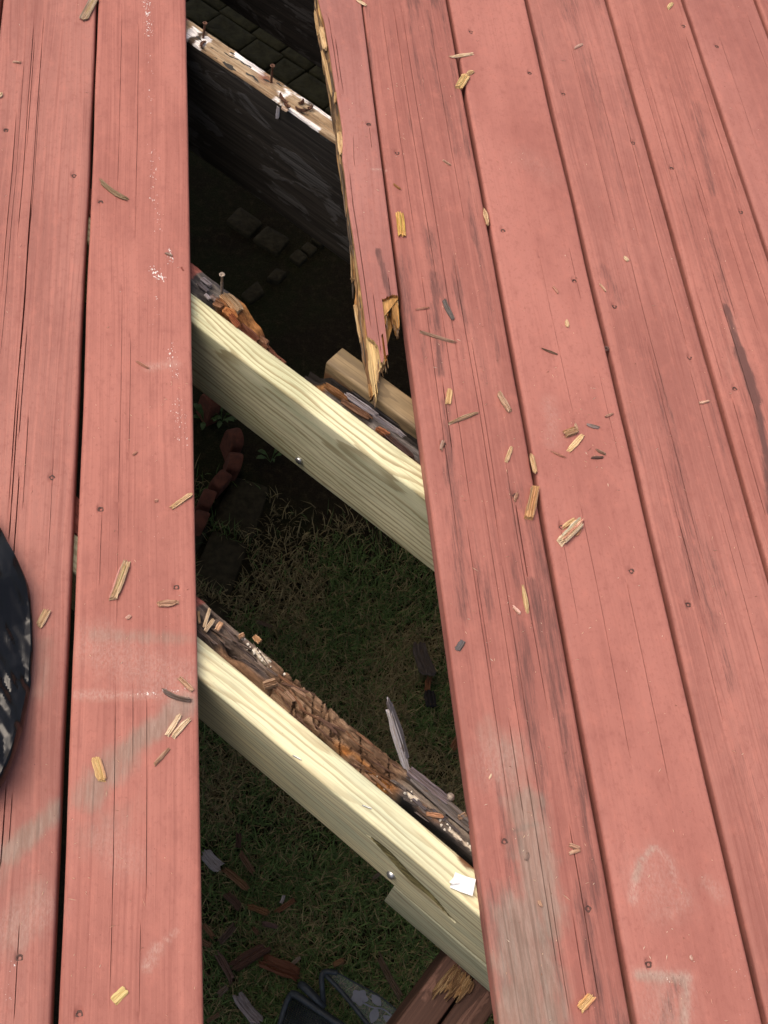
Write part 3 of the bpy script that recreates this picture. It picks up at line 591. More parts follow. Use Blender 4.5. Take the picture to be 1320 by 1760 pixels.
# its bare top edge, paint splashed
S0 = -1.6
def top_strip(parent, xa, xb, w, zt, tonef, name='top_edge', amp=0.0012, seed=0, dx=0.002, ny=18, hfun=None, drop=0.006, mat=None):
    xs = np.linspace(xa, xb, int((xb - xa) / dx)); ys = np.linspace(-w / 2, w / 2, ny)
    X, Y = np.meshgrid(xs, ys, indexing='ij')
    Z = zt + amp * (fbm(X * 50, Y * 300, seed, 3) - 0.5)
    e = np.minimum(Y + w / 2, w / 2 - Y); Z = Z - np.clip(0.003 - e, 0, 1) * 0.6
    if hfun is not None: Z = Z + hfun(X, Y)
    n0, n1 = X.shape; idx = np.arange(n0 * n1).reshape(n0, n1)
    V = [np.stack([X, Y, Z], -1).reshape(-1, 3)]; F = [np.stack([idx[:-1, :-1], idx[1:, :-1], idx[1:, 1:], idx[:-1, 1:]], -1).reshape(-1, 4)]
    per = np.concatenate([idx[:, 0], idx[-1, 1:], idx[::-1, -1][1:], idx[0, ::-1][1:-1]])
    low = V[0][per].copy(); low[:, 2] = np.minimum(low[:, 2] - 0.002, zt - drop); b = n0 * n1 + np.arange(len(per)); V.append(low)
    p2 = np.roll(per, -1); b2 = np.roll(b, -1); F.append(np.stack([per, b, b2, p2], -1))
    V = np.concatenate(V); F = np.concatenate(F)
    return obj(name, V, F, mat or ROT, parent, True, dict(tone=tonef(V[:, 0], V[:, 1])))
def mixc(a, b, t): t = np.clip(t, 0, 1)[:, None]; return np.array(a) * (1 - t) + b * t if isinstance(b, np.ndarray) and b.ndim == 2 else (a if isinstance(a, np.ndarray) and a.ndim == 2 else np.array(a)) * (1 - t) + np.array(b) * t
def j0tone(X, Y):
    s_ = X + S0
    c = mixc((0.30, 0.21, 0.125), (0.42, 0.33, 0.22), sstep(0.35, 0.65, fbm(X * 9, Y * 260, 2, 3)))
    wht = np.maximum.reduce([1.3 * np.exp(-((s_ + .262) / .028) ** 2) * (Y < .012), 1.2 * np.exp(-((s_ + .165) / .045) ** 2) * (Y > .006), 1.1 * np.exp(-((s_ + .03) / .06) ** 2) * ((Y > .012) | (Y < -.014)), 0.8 * np.exp(-((s_ + .08) / .02) ** 2)])
    c = mixc(c, (0.86, 0.86, 0.86), sstep(0.62, 0.72, wht * 0.62 + 0.42 * fbm(X * 130, Y * 240, 6, 3)))
    dk = np.maximum(np.exp(-((s_ + .262) / .012) ** 2) * 1.0, np.exp(-((s_ + .03) / .035) ** 2) * 0.8 * (Y > -.012))
    c = mixc(c, (0.09, 0.065, 0.045), sstep(0.62, 0.75, dk * 0.6 + 0.42 * fbm(X * 90, Y * 190, 9, 3)))
    c = mixc(c, (0.24, 0.09, 0.06), 0.85 * np.exp(-(((s_ + .125) / .013) ** 2 + ((Y - .006) / .009) ** 2)))
    return mixc(c, (0.33, 0.12, 0.10), 1 - sstep(-.3005, -.2975, s_ + 0.004 * vn(Y * 300, X * 0, 4)))
top_strip(old0, 1.6 - 0.42, 1.6 + 0.20, 0.0385, -T + 0.0008, j0tone, seed=3, amp=0.0025)
JFAR = m_old('shaded_joist_face_copy', (0.012, 0.010, 0.009), (0.030, 0.024, 0.020), (0.05, 0.045, 0.042), 0.58)  # darker copy of the old joist material; far bay's shade painted into the colour
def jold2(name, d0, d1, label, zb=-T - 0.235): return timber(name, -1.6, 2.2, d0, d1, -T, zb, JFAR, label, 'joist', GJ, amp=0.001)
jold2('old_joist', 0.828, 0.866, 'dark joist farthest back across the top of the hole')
# new joists bolted beside the rotted ones
n1 = timber('new_joist', -1.3, 2.0, 0.0735, 0.1115, -T + 0.001, -T - 0.15, PINE1, 'new pale green pine joist with bold wavy grain crossing the middle of the hole', 'joist', GJ, attrs=dict(stain=zero, knot=zero), ds=0.01, rad=0.0045)
def n2stain(X, Y, Z):
    s_ = X - 1.3
    return 1.0 * np.exp(-(((s_ - 0.862) / 0.016) ** 2)) * sstep(0.006, 0.019, Y) * (Z > -0.04)
def n2knot(X, Y, Z):
    s_ = X - 1.3; u = (s_ - 0.825) / 0.068; zc = -0.086 - 0.30 * (s_ - 0.825) + 0.003 * np.sin(s_ * 90)
    wv = 0.0125 * np.clip(1 - u * u, 0, 1) ** 0.8 * (1 - 0.45 * u)
    return np.where((np.abs(u) < 1) & (Y < -0.012), np.clip(1.0 - 0.5 * np.abs(Z - zc) / (wv + 1e-6), 0, 1), 0)
def n2hf(X, Y, Z):
    k_ = n2knot(X.ravel(), Y.ravel(), Z.ravel()).reshape(X.shape)
    return X, Y + 0.004 * sstep(0.5, 0.95, k_), Z
n2 = timber('new_joist', -1.3, 2.0, -0.3005, -0.2625, -T + 0.001, -T - 0.14, PINE2, 'new pale yellow pine joist near the camera with a paper tag on its end', 'joist', GJ, attrs=dict(stain=n2stain, knot=n2knot), ds=0.004, rad=0.0045, nh=46, hf=n2hf)
scab = timber('packer_block', 0.813, 1.7, -0.3005, -0.2625, -0.1675, -0.2535, SCABM, 'grey green packing block under the near new joist on the brown beam', 'block', None, attrs=dict(stain=zero, knot=zero))
blk = timber('sister_block', 0.309, 1.4, 0.1515, 0.1885, -T + 0.0005, -T - 0.14, BLOCKM, 'weathered tan timber end with a square cut behind the wavy grained new joist', 'block', None, attrs=dict(stain=lambda X, Y, Z: 1.1 * (1 - sstep(-0.052, -0.036, Z + 0.01 * fbm(X * 12, Y * 0, 3, 2))) * (Y < 0.015), knot=zero))
# beam of two plies under the joists, running across them
beam = empty('support_beam', tuple(jp(0.956, -0.4, -0.2545 - 0.235)))
tag(beam, 'brown painted double beam below the joists at the lower right', 'beam')
beam.rotation_euler = (0, 0, RZ + math.pi / 2)
def ply(y0, y1):
    bm = bmesh.new(); L0, L1, zt, zb = -1.3, 2.0, 0.235, 0.0
    r = 0.004; prof = [(y0, zb), (y1, zb), (y1, zt - r), (y1 - r * .3, zt - r * .3), (y1 - r, zt), ((y0 + y1) / 2, zt + 0.0007), (y0 + r, zt), (y0 + r * .3, zt - r * .3), (y0, zt - r)]
    n = 60; rows = []
    for i in range(n + 1):
        x = L0 + (L1 - L0) * i / n; rows.append([bm.verts.new((x, y + 0.0008 * math.sin(x * 9 + y * 200), z)) for y, z in prof])
    for a, b in zip(rows, rows[1:]):
        for i in range(len(prof)): j = (i + 1) % len(prof); bm.faces.new((a[i], a[j], b[j], b[i]))
    bm.faces.new(rows[0][::-1]); bm.faces.new(rows[-1]); bmesh.ops.recalc_face_normals(bm, faces=bm.faces)
    me = bpy.data.meshes.new('ply'); bm.to_mesh(me); bm.free(); me.materials.append(BEAMM); return link(bpy.data.objects.new('ply', me), beam)
ply(0.0015, 0.042); ply(-0.042, -0.0015)

# ------------------------------------------------------------------ rotten joists
def rot_strip(name, s0, s1, d0, d1, hfun, tonef, label, seed, dx=0.0016, ny=30, depth=0.16):
    xs = np.arange(s0, s1, dx); ys = np.linspace(0, d1 - d0, ny); X, Y = np.meshgrid(xs, ys, indexing='ij')
    Z = hfun(X, Y)
    Xw = X + 0.0; Yw = Y + 0.0016 * (fbm(X * 60, Y * 100, seed + 2, 3) - 0.5) * ((Y > 0.0015) & (Y < d1 - d0 + 1))
    n0, n1_ = X.shape; idx = np.arange(n0 * n1_).reshape(n0, n1_)
    P = np.stack([Xw - s0, Yw - (d1 - d0) / 2, Z], -1).reshape(-1, 3); V = [P]
    F = [np.stack([idx[:-1, :-1], idx[1:, :-1], idx[1:, 1:], idx[:-1, 1:]], -1).reshape(-1, 4)]
    per = np.concatenate([idx[:, 0], idx[-1, 1:], idx[::-1, -1][1:], idx[0, ::-1][1:-1]]); prev = per; base = n0 * n1_
    for t in (0.15, 0.4, 1.0):
        low = P[per].copy(); low[:, 2] = low[:, 2] * (1 - t) + (-T - depth) * t
        low[:, :2] += 0.004 * (np.stack([vn(low[:, 0] * 90, low[:, 2] * 90, seed), vn(low[:, 0] * 80, low[:, 2] * 110, seed + 1)], -1) - 0.5) * (t < 1)
        b = base + np.arange(len(per)); base += len(per); V.append(low)
        F.append(np.stack([prev, b, np.roll(b, -1), np.roll(prev, -1)], -1)); prev = b
    V = np.concatenate(V); F = np.concatenate(F).tolist(); F.append(prev[::-1].tolist())
    o = obj(name, V, F, ROT, None, True, dict(tone=tonef(V[:, 0] + s0, V[:, 1] + (d1 - d0) / 2, V[:, 2]))); autosmooth(o, 60)
    o.location = tuple(jp(s0, (d0 + d1) / 2, 0)); o.rotation_euler = (0, 0, RZ)
    return tag(o, label, 'joist', GJ)
def fib(X, Y, sd, fx=22, fy=330): return fbm(X * fx, Y * fy, sd, 4)
def ridged(X, Y, sd): return 1 - np.abs(2 * fbm(X, Y, sd, 3) - 1)
W38 = 0.038
def h2(s, y):
    z = -T + 0 * s
    rotm = sstep(0.545, 0.58, s) * (1 - sstep(0.735, 0.762, s))           # rotten middle, sunk and blocky
    dark = 1 - sstep(0.545, 0.58, s)
    z = z - rotm * (0.005 + 0.013 * np.abs(2 * fib(s, y, 4, 9, 170) - 1) + 0.004 * fib(s, y, 9, 60, 300))
    cr = ridged(s * 42 + y * 30, y * 16, 14); z = z - rotm * 0.012 * sstep(0.95, 0.99, cr)
    lane = np.abs(y - (0.021 + 0.004 * np.sin(s * 23))); z = z - (rotm * 0.014 + dark * 0.010 * sstep(0.44, 0.47, s)) * (1 - sstep(0.0, 0.0022, lane))
    lane = np.abs(y - (0.029 + 0.002 * np.sin(s * 31))); z = z - dark * 0.010 * sstep(0.445, 0.46, s) * (1 - sstep(0.0, 0.0014, lane))
    pit = np.exp(-(((s - 0.500) / 0.012) ** 2 + ((y - 0.016) / 0.006) ** 2)); z = z - 0.028 * pit
    z = z - dark * (0.002 + 0.006 * fib(s, y, 21, 14, 220)) * sstep(0.436, 0.45, s)
    edge = (1 - sstep(0.0, 0.008 + 0.006 * vn(s * 40, 0 * s, 8), y)) * sstep(0.45, 0.48, s); z = z - edge * 0.018
    right = sstep(0.735, 0.762, s); lane2 = np.abs(y - 0.0275); z = z - right * (0.012 * (1 - sstep(0, 0.0016, lane2)) + 0.003 * fib(s, y, 31, 9, 150))
    z = z - right * 0.024 * (1 - sstep(0.008, 0.0125, y + 0.004 * vn(s * 60, 0 * s, 3)))
    far = sstep(0.030, 0.034, y) * rotm; z = z + far * 0.006
    z = z - rotm * 0.007 * sstep(0.45, 0.8, fib(s, y, 41, 34, 420)) - rotm * 0.006 * sstep(0.55, 0.75, fbm(s * 130, y * 130, 44, 3))
    return z + 0.0022 * (fbm(s * 260, y * 420, 2, 3) - 0.5)
def t2(s, y, z):
    brown = mixc((0.15, 0.088, 0.052), (0.33, 0.22, 0.14), sstep(0.35, 0.65, fib(s, y, 3, 20, 180)))
    orange = mixc(brown, (0.44, 0.20, 0.06), sstep(0.46, 0.58, fbm(s * 24, y * 70, 5, 3)) * (1 - sstep(0.012, 0.018, y)) * sstep(0.65, 0.68, s))
    gry = mixc((0.085, 0.075, 0.07), (0.19, 0.16, 0.13), sstep(0.35, 0.65, fib(s, y, 6, 12, 160)))
    blk_ = mixc((0.055, 0.044, 0.040), (0.19, 0.15, 0.125), sstep(0.4, 0.7, fib(s, y, 7, 16, 200)))
    blk_ = mixc(blk_, (0.25, 0.14, 0.075), sstep(0.47, 0.5, s) * (1 - sstep(0.009, 0.015, y)) * 0.8)
    c = mixc(blk_, orange, sstep(0.54, 0.57, s + 0.05 * (fbm(s * 20, y * 60, 2, 2) - 0.5)))
    c = mixc(c, gry, sstep(0.735, 0.765, s))
    wh = np.maximum(1.0 * np.exp(-(((s - 0.530) / 0.022) ** 2 + ((y - 0.031) / 0.006) ** 2)), np.maximum(1.15 * np.exp(-(((s - 0.772) / 0.011) ** 2 + ((y - 0.0165) / 0.005) ** 2)), 0.95 * sstep(0.81, 0.83, s) * np.exp(-(((y - 0.0145) / 0.004) ** 2))))
    wh = np.maximum(wh, 0.5 * np.exp(-(((s - 0.475) / 0.02) ** 2 + ((y - 0.031) / 0.006) ** 2)))
    c = mixc(c, (0.66, 0.60, 0.48), sstep(0.60, 0.70, wh * 0.62 + 0.42 * fbm(s * 160, y * 220, 11, 3)))
    c = mixc(c, (0.44, 0.22, 0.11), 0.8 * np.exp(-(((s - 0.795) / 0.014) ** 2 + ((y - 0.0145) / 0.004) ** 2)))
    c = mixc(c, (0.010, 0.010, 0.011), sstep(0.752, 0.766, s) * (1 - sstep(0.0085, 0.0105, y)))
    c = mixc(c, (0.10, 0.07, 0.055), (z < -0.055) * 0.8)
    return mixc(c, (0.30, 0.105, 0.085), 1 - sstep(0.434, 0.440, s + 0.006 * vn(y * 300, 0 * s, 4)))
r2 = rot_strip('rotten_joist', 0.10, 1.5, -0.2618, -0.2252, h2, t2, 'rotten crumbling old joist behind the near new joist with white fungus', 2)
def h1(s, y):
    z = -T + 0 * s
    end = sstep(0.155, 0.185, s)
    z = z - sstep(0.075, 0.09, s) * 0.004 * fib(s, y, 3, 24, 200)
    z = z - end * (0.015 + 0.35 * np.clip(s - 0.175, 0, 0.05)) - end * 0.010 * fib(s, y, 5, 30, 140)
    z = z - (1 - sstep(0.003, 0.010, y)) * sstep(0.10, 0.12, s) * 0.016
    z = z - 0.012 * np.exp(-(((s - 0.15) / 0.010) ** 2 + ((y - 0.012) / 0.006) ** 2))
    far = sstep(0.022, 0.03, y) * sstep(0.19, 0.21, s); z = z - far * 0.02
    return z + 0.002 * (fbm(s * 200, y * 300, 2, 3) - 0.5)
def t1(s, y, z):
    gry = mixc((0.045, 0.042, 0.045), (0.17, 0.155, 0.14), sstep(0.4, 0.7, fib(s, y, 6, 14, 170)))
    org = mixc((0.24, 0.10, 0.035), (0.42, 0.20, 0.07), sstep(0.4, 0.62, fbm(s * 60, y * 120, 8, 3)))
    red = mixc((0.16, 0.065, 0.04), (0.24, 0.10, 0.06), sstep(0.4, 0.6, fib(s, y, 9, 12, 160)))
    c = mixc(gry, org, sstep(0.125, 0.15, s + 0.02 * (fbm(s * 40, y * 80, 1, 2) - 0.5) - 0.4 * (y - 0.012)))
    c = mixc(c, red, sstep(0.19, 0.205, s))
    return mixc(c, (0.30, 0.105, 0.085), 1 - sstep(0.078, 0.083, s + 0.004 * vn(y * 300, 0 * s, 4)))
r1 = rot_strip('rotten_joist', -0.30, 0.243, 0.1122, 0.150, h1, t1, 'snapped rotten joist stub with an upright screw left of the hole', 5)
def h1b(s, y):
    z = -T - 0.030 + 0.012 * sstep(0.012, 0.03, y) - 0.010 * fib(s, y, 5, 9, 130)
    z = z - 0.02 * (1 - sstep(0.302, 0.325, s)) + 0.010 * sstep(0.36, 0.5, s) * (y > 0.010)
    z = z - 0.012 * np.exp(-((y - 0.034) / 0.003) ** 2)
    return z + 0.002 * (fbm(s * 200, y * 300, 2, 3) - 0.5)
def t1b(s, y, z):
    org = mixc((0.19, 0.085, 0.03), (0.30, 0.15, 0.055), sstep(0.4, 0.62, fbm(s * 30, y * 160, 8, 3)))
    gry = mixc((0.12, 0.11, 0.11), (0.27, 0.25, 0.24), sstep(0.4, 0.65, fib(s, y, 6, 10, 260)))
    blk_ = np.array((0.022, 0.018, 0.016)) + 0 * s[:, None]
    dk = mixc((0.05, 0.028, 0.02), (0.11, 0.055, 0.035), sstep(0.4, 0.65, fib(s, y, 2, 14, 160)))
    near = mixc(org, dk, sstep(0.38, 0.42, s))
    c = mixc(near, gry, sstep(0.013, 0.017, y + 0.004 * (fbm(s * 20, 0 * y, 3, 2) - 0.5)) * sstep(0.32, 0.335, s))
    return mixc(c, blk_, sstep(0.023, 0.027, y + 0.006 * (fbm(s * 14, 0 * y, 4, 2) - 0.5)))
r1b = rot_strip('rotten_joist', 0.285, 1.4, 0.1122, 0.1508, h1b, t1b, 'hollowed black and grey rotten joist beside the square cut timber end', 7)

# ------------------------------------------------------------------ screws, nails, bolts, splinters on the timbers
def setw(o, parent, M):
    o.parent = parent; o.matrix_basis = parent.matrix_basis.inverted() @ M
def at_d(px, py, d):                                      # where the line of sight meets the vertical plane at distance d across the joists
    r = RM @ np.array([(px - 660) / FPX, (py - 880) / FPX, 1.0]); t = (d - CAM @ EN) / (r @ EN); return CAM + t * r
def basis(A, B, up=(0, 0, 1)):
    x = Vector(B) - Vector(A); L = x.length; x.normalize(); z = Vector(up); y = z.cross(x)
    if y.length < 1e-4: y = Vector((0, 1, 0)).cross(x)
    y.normalize(); z = x.cross(y); m = Matrix((x, y, z)).transposed().to_4x4(); m.translation = (Vector(A) + Vector(B)) / 2; return m, L
def splinter_mesh(L, w, th, seed, ns=6, rag=0.16, taper=0.75, curve=0.0, name='splinter', mat=None):
    r = random.Random(seed); n = 7
    prof = [(-.5, -.5), (.5, -.5), (.5, .3), (.22, .5), (.12, .22), (-.08, .48), (-.2, .2), (-.34, .46), (-.5, .25)]; n = 9
    prof = [(a * (1 + r.uniform(-.2, .2)), b * (1 + r.uniform(-.25, .3))) for a, b in prof]
    e0 = [r.uniform(0, rag) for _ in range(n)]; e1 = [r.uniform(0, rag) for _ in range(n)]
    bm = bmesh.new(); rows = []
    for i in range(ns + 1):
        t = i / ns; k = 1 - (1 - taper) * abs(2 * t - 1) ** 1.6; k *= 1 + r.uniform(-.1, .1); row = []
        for j, (a, b) in enumerate(prof):
            tt = e0[j] * (1 - t) + t * (1 - e1[j]) if i in (0, ns) else min(max(t, e0[j] + .02 * i), 1 - e1[j] - .02 * (ns - i))
            row.append(bm.verts.new(((tt - .5) * L, a * w * k + r.uniform(-.05, .05) * w + curve * w * (4 * (t - .5) ** 2), b * th * (0.75 + .25 * k) + r.uniform(-.06, .06) * th)))
        rows.append(row)
    for A, B in zip(rows, rows[1:]):
        for j in range(n): q = (j + 1) % n; bm.faces.new((A[j], B[j], B[q], A[q]))
    for row, fl in ((rows[0], 0), (rows[-1], 1)):
        c = bm.verts.new(sum((v.co for v in row), Vector()) / n + Vector(((.05 if fl == 0 else -.05) * L, 0, 0)))
        for j in range(n): q = (j + 1) % n; bm.faces.new((row[j], row[q], c) if not fl else (row[q], row[j], c))
    bmesh.ops.recalc_face_normals(bm, faces=bm.faces)
    me = bpy.data.meshes.new(name); bm.to_mesh(me); bm.free(); me.materials.append(mat or CHIP); return me
def splinter(name, A, B, w, th, col, seed, parent=None, up=(0, 0, 1), **kw):
    M, L = basis(A, B, up); o = bpy.data.objects.new(name, splinter_mesh(L, w, th, seed, name=name, **kw)); COL.objects.link(o)
    if parent is None: o.matrix_basis = M
    else: setw(o, parent, M)
    o.color = tuple(col) + (1,); return o
def lathe(name, prof, n, mat):
    bm = bmesh.new(); rows = [[bm.verts.new((r * math.cos(2 * math.pi * i / n), r * math.sin(2 * math.pi * i / n), z)) for i in range(n)] for r, z in prof]
    for a, b in zip(rows, rows[1:]):
        for i in range(n): bm.faces.new((a[i], a[(i + 1) % n], b[(i + 1) % n], b[i]))
    bm.faces.new(rows[0][::-1]); bm.faces.new(rows[-1]); me = bpy.data.meshes.new(name); bm.to_mesh(me); bm.free(); me.materials.append(mat); me.shade_smooth(); return me
def long_screw(h, mat):
    p = [(0.0016, -0.01)]; z = -0.01
    while z < h * 0.62: p += [(0.0013, z), (0.0022, z + 0.0009), (0.0013, z + 0.0018)]; z += 0.0026
    p += [(0.0017, z), (0.0017, h - 0.004), (0.0042, h - 0.0008), (0.0042, h), (0.0022, h), (0.0016, h - 0.002)]
    return lathe('screw', p, 10, mat)
OLDSC = m_plain('weathered_screw', (0.30, 0.24, 0.19), 0.55, 0.5, 0.4, 300, 0.4)
def put_screw(parent, px, py, z, h, mat, tilt=(0, 0)):
    p = at(px, py, z); o = bpy.data.objects.new('screw', long_screw(h, mat)); COL.objects.link(o)
    setw(o, parent, Matrix.Translation(Vector(p)) @ Matrix.Rotation(tilt[0], 4, 'X') @ Matrix.Rotation(tilt[1], 4, 'Y')); return o
put_screw(old0, 349, 66, -T, 0.028, RUST, (-0.1, 0.12)); put_screw(old0, 466, 142, -T, 0.034, RUST, (0.02, 0.02))
put_screw(r1, 381, 505, -T, 0.042, OLDSC, (0.02, 0.0))
for i, (a, b) in enumerate([((478, 160), (492, 178)), ((486, 172), (496, 186)), ((514, 180), (524, 172)), ((528, 188), (538, 183)), ((350, 70), (343, 78)), ((505, 186), (530, 192))]):
    A = at(*a, -T + 0.003); B = at(*b, -T + 0.009)
    splinter('bent_nail', A, B, 0.0045, 0.004, (0.06, 0.05, 0.045), 900 + i, old0, mat=RUST, curve=0.8, taper=0.5)
splinter('paint_flake', at(478, 182, -T - 0.004), at(476, 205, -T - 0.03), 0.006, 0.002, (0.75, 0.7, 0.62), 911, old0)
splinter('paint_flake', at(484, 184, -T + 0.003), at(496, 190, -T + 0.002), 0.008, 0.002, (0.55, 0.42, 0.28), 912, old0)
# bolts and staples on the new joists
BOLT = lathe('bolt', [(0.0062, -0.003), (0.0062, 0.0), (0.0058, 0.002), (0.0044, 0.004), (0.002, 0.0052), (0.0006, 0.0055)], 12, STEEL)
HEX = lathe('bolt', [(0.0062, -0.003), (0.0062, 0.0035), (0.0052, 0.0045), (0.002, 0.0047)], 6, STEEL)
for par, px, py, d, me in ((n1, 515, 790, 0.0735, HEX), (n2, 673, 1503, -0.3005, BOLT)):
    p = at_d(px, py, d); o = bpy.data.objects.new('bolt', me); COL.objects.link(o)
    z = Vector(-EN); x = Vector(ES); y = z.cross(x); m = Matrix((x, y, z)).transposed().to_4x4(); m.translation = Vector(p); setw(o, par, m)
def tube(path_, r, n=8, flat=1.0):
    bm = bmesh.new(); P = [Vector(p) for p in path_]; rows = []
    for i, p in enumerate(P):
        t = (P[min(i + 1, len(P) - 1)] - P[max(i - 1, 0)]).normalized(); u = t.cross(Vector((0, 0, 1))); u = u.normalized() if u.length > 1e-3 else Vector((1, 0, 0)); v = u.cross(t)
        rows.append([bm.verts.new(p + u * (r * math.cos(2 * math.pi * k / n)) + v * (r * flat * math.sin(2 * math.pi * k / n))) for k in range(n)])
    for a, b in zip(rows, rows[1:]):
        for k in range(n): bm.faces.new((a[k], a[(k + 1) % n], b[(k + 1) % n], b[k]))
    bm.faces.new(rows[0][::-1]); bm.faces.new(rows[-1]); bmesh.ops.recalc_face_normals(bm, faces=bm.faces); return bm
def staple(parent, a, b, z):
    A = np.array(at(*a, z)); B = np.array(at(*b, z)); d = np.array([0, 0, .005]); P = [A - d, A - d * .2, A + (B - A) * .06, B - (B - A) * .06, B - d * .2, B - d]
    bm = tube(P, .0009, 6); me = bpy.data.meshes.new('staple'); bm.to_mesh(me); bm.free(); me.materials.append(STEEL); o = bpy.data.objects.new('staple', me); COL.objects.link(o); setw(o, parent, Matrix()); return o
zt = -T + 0.002
staple(n2, (504, 1298), (518, 1306), zt); staple(n2, (623, 1384), (639, 1390), zt)
# paper tag stapled to the near joist
pp = [(782.5, 1499), (800, 1506), (818, 1511), (815, 1527), (812, 1540), (792, 1533), (773, 1525), (776, 1519), (772, 1516), (779, 1509)]
lift = [.0015, .003, .007, .006, .008, .003, .0015, .001, .001, .001]
pv = [at(x, y, zt + 0.001 + l) for (x, y), l in zip(pp, lift)]; c = sum(pv) / len(pv); n = len(pv)
V = pv + [c] + [v - np.array([0, 0, .0004]) for v in pv] + [c - np.array([0, 0, .0004])]
F = [(i, n, (i + 1) % n) for i in range(n)] + [(n + 1 + (i + 1) % n, 2 * n + 1, n + 1 + i) for i in range(n)] + [(i, (i + 1) % n, n + 1 + (i + 1) % n, n + 1 + i) for i in range(n)]
tg = obj('paper_tag', V, F, PAPER, None, False); tag(tg, 'small white paper tag stapled on top of the near new joist', 'tag')
st = staple(tg, (776, 1520), (790, 1519), zt + 0.004)

# jagged upright slivers and loose crumbs of the rotten joists
GREYS = [(0.62, 0.60, 0.57), (0.13, 0.12, 0.115)]
def T3(px, py, z): return at(px, py, z)
splinter('upright_sliver', T3(702, 1330, -0.03), T3(668, 1217, 0.035), 0.0085, 0.006, (0.50, 0.48, 0.44), 21, r2, rag=.12, taper=.75)
splinter('upright_sliver', T3(705, 1322, -0.028), T3(663, 1187, 0.05), 0.0085, 0.008, (0.12, 0.11, 0.105), 22, r2, rag=.2, taper=.35)
splinter('upright_sliver', T3(690, 1262, 0.004), T3(665, 1196, 0.045), 0.004, 0.003, (0.5, 0.48, 0.45), 23, r2, rag=.10, taper=.3)
splinter('split_lath', T3(702, 1322, -0.020), T3(772, 1378, -0.022), 0.010, 0.008, (0.19, 0.155, 0.145), 24, r2, rag=.04, taper=.95)
splinter('split_lath', T3(708, 1335, -0.023), T3(812, 1425, -0.024), 0.012, 0.007, (0.15, 0.13, 0.105), 25, r2, rag=.03, taper=.95)
RC = random.Random(5)
for i in range(90):                                              # fibrous crumbs along the rotten middle
    s_ = RC.uniform(0.46, 0.83); y_ = RC.uniform(0.005, 0.036)
    z = float(h2(np.array([s_]), np.array([y_]))[0]) + 0.0015; L = RC.uniform(0.014, 0.050) * (1 if s_ < 0.75 else 0.5)
    col = RC.choice([(0.30, 0.16, 0.08), (0.22, 0.115, 0.06), (0.38, 0.24, 0.14), (0.16, 0.09, 0.055)]) if s_ > 0.555 else RC.choice([(0.10, 0.075, 0.06), (0.16, 0.12, 0.095), (0.20, 0.15, 0.11)])
    if s_ > 0.75: col = RC.choice([(0.13, 0.11, 0.10), (0.18, 0.15, 0.12)])
    a = RC.gauss(0, .14); dv = ES * math.cos(a) + EN * math.sin(a); p = jp(s_, -0.2618 + y_, z)
    splinter('rot_fragment', p - dv * L / 2, p + dv * L / 2 + np.array([0, 0, RC.uniform(-.001, .003)]), RC.uniform(.0012, .0036), RC.uniform(.001, .0025), tuple(c * .85 for c in col), 300 + i, r2, taper=RC.uniform(.6, 1), ns=3)
FUN = m_plain('white_fungus', (0.66, 0.60, 0.50), 0.9, 0, 0.2, 300, 0.6)
for i in range(46):                                               # white fungus beads
    k = RC.random()
    if k < .4: s_, y_ = RC.gauss(0.530, .016), RC.gauss(0.031, .003)
    elif k < .6: s_, y_ = RC.gauss(0.772, .008), RC.gauss(0.0165, .003)
    elif k < .8: s_, y_ = RC.uniform(0.81, 0.87), RC.gauss(0.0145, .002)
    else: s_, y_ = RC.uniform(0.70, 0.757), RC.gauss(0.009, .002)
    r = RC.uniform(.0007, .0016) * (1.3 if k < .8 else .7); z = float(h2(np.array([s_]), np.array([max(y_, 0.001)]))[0])
    bm = bmesh.new(); bmesh.ops.create_icosphere(bm, subdivisions=1, radius=r)
    for v in bm.verts: v.co += Vector((RC.uniform(-.4, .4), RC.uniform(-.4, .4), RC.uniform(-.4, .4))) * r
    me = bpy.data.meshes.new('fungus'); bm.to_mesh(me); bm.free(); me.materials.append(FUN); o = bpy.data.objects.new('fungus', me); COL.objects.link(o); setw(o, r2, Matrix.Translation(Vector(jp(s_, -0.2618 + y_, z + r * .3))))
p = at(774, 1370, -T + 0.004); o = bpy.data.objects.new('nail_head', lathe('nail_head', [(0.002, -0.008), (0.0045, -0.002), (0.0052, 0.001), (0.0035, 0.004), (0.001, 0.005)], 10, OLDSC)); COL.objects.link(o); setw(o, r2, Matrix.Translation(Vector(p)))
# torn curls on the left stub
for i, (a, b, w, th, col) in enumerate([((384, 503), (418, 535), .011, .006, (0.36, 0.25, 0.13)), ((380, 506), (408, 537), .007, .006, (0.45, 0.28, 0.13)), ((374, 512), (392, 535), .010, .008, (0.34, 0.16, 0.06)), ((386, 528), (410, 552), .013, .008, (0.42, 0.17, 0.05)), ((368, 520), (384, 528), .010, .008, (0.22, 0.11, 0.05)), ((362, 508), (376, 518), .008, .006, (0.26, 0.2, 0.16)),
                                      ((395, 540), (412, 562), .008, .006, (0.30, 0.10, 0.04)), ((346, 478), (364, 492), .006, .004, (0.2, 0.18, 0.17)), ((340, 486), (358, 502), .006, .004, (0.10, 0.09, 0.09)), ((352, 505), (362, 515), .005, .004, (0.30, 0.27, 0.25)), ((445, 582), (461, 592), .009, .01, (0.28, 0.15, 0.08)), ((450, 592), (460, 602), .008, .01, (0.22, 0.10, 0.05)), ((408, 558), (446, 590), .012, .01, (0.21, 0.085, 0.045))]):
    za = -T + 0.004 - (0.02 if i > 9 else 0) ; zb_ = za - (0.006 if i < 4 else 0)
    splinter('torn_curl', at(*a, za), at(*b, zb_), w, th, col, 600 + i, r1, taper=.8, curve=-.35 if i < 4 else 0)
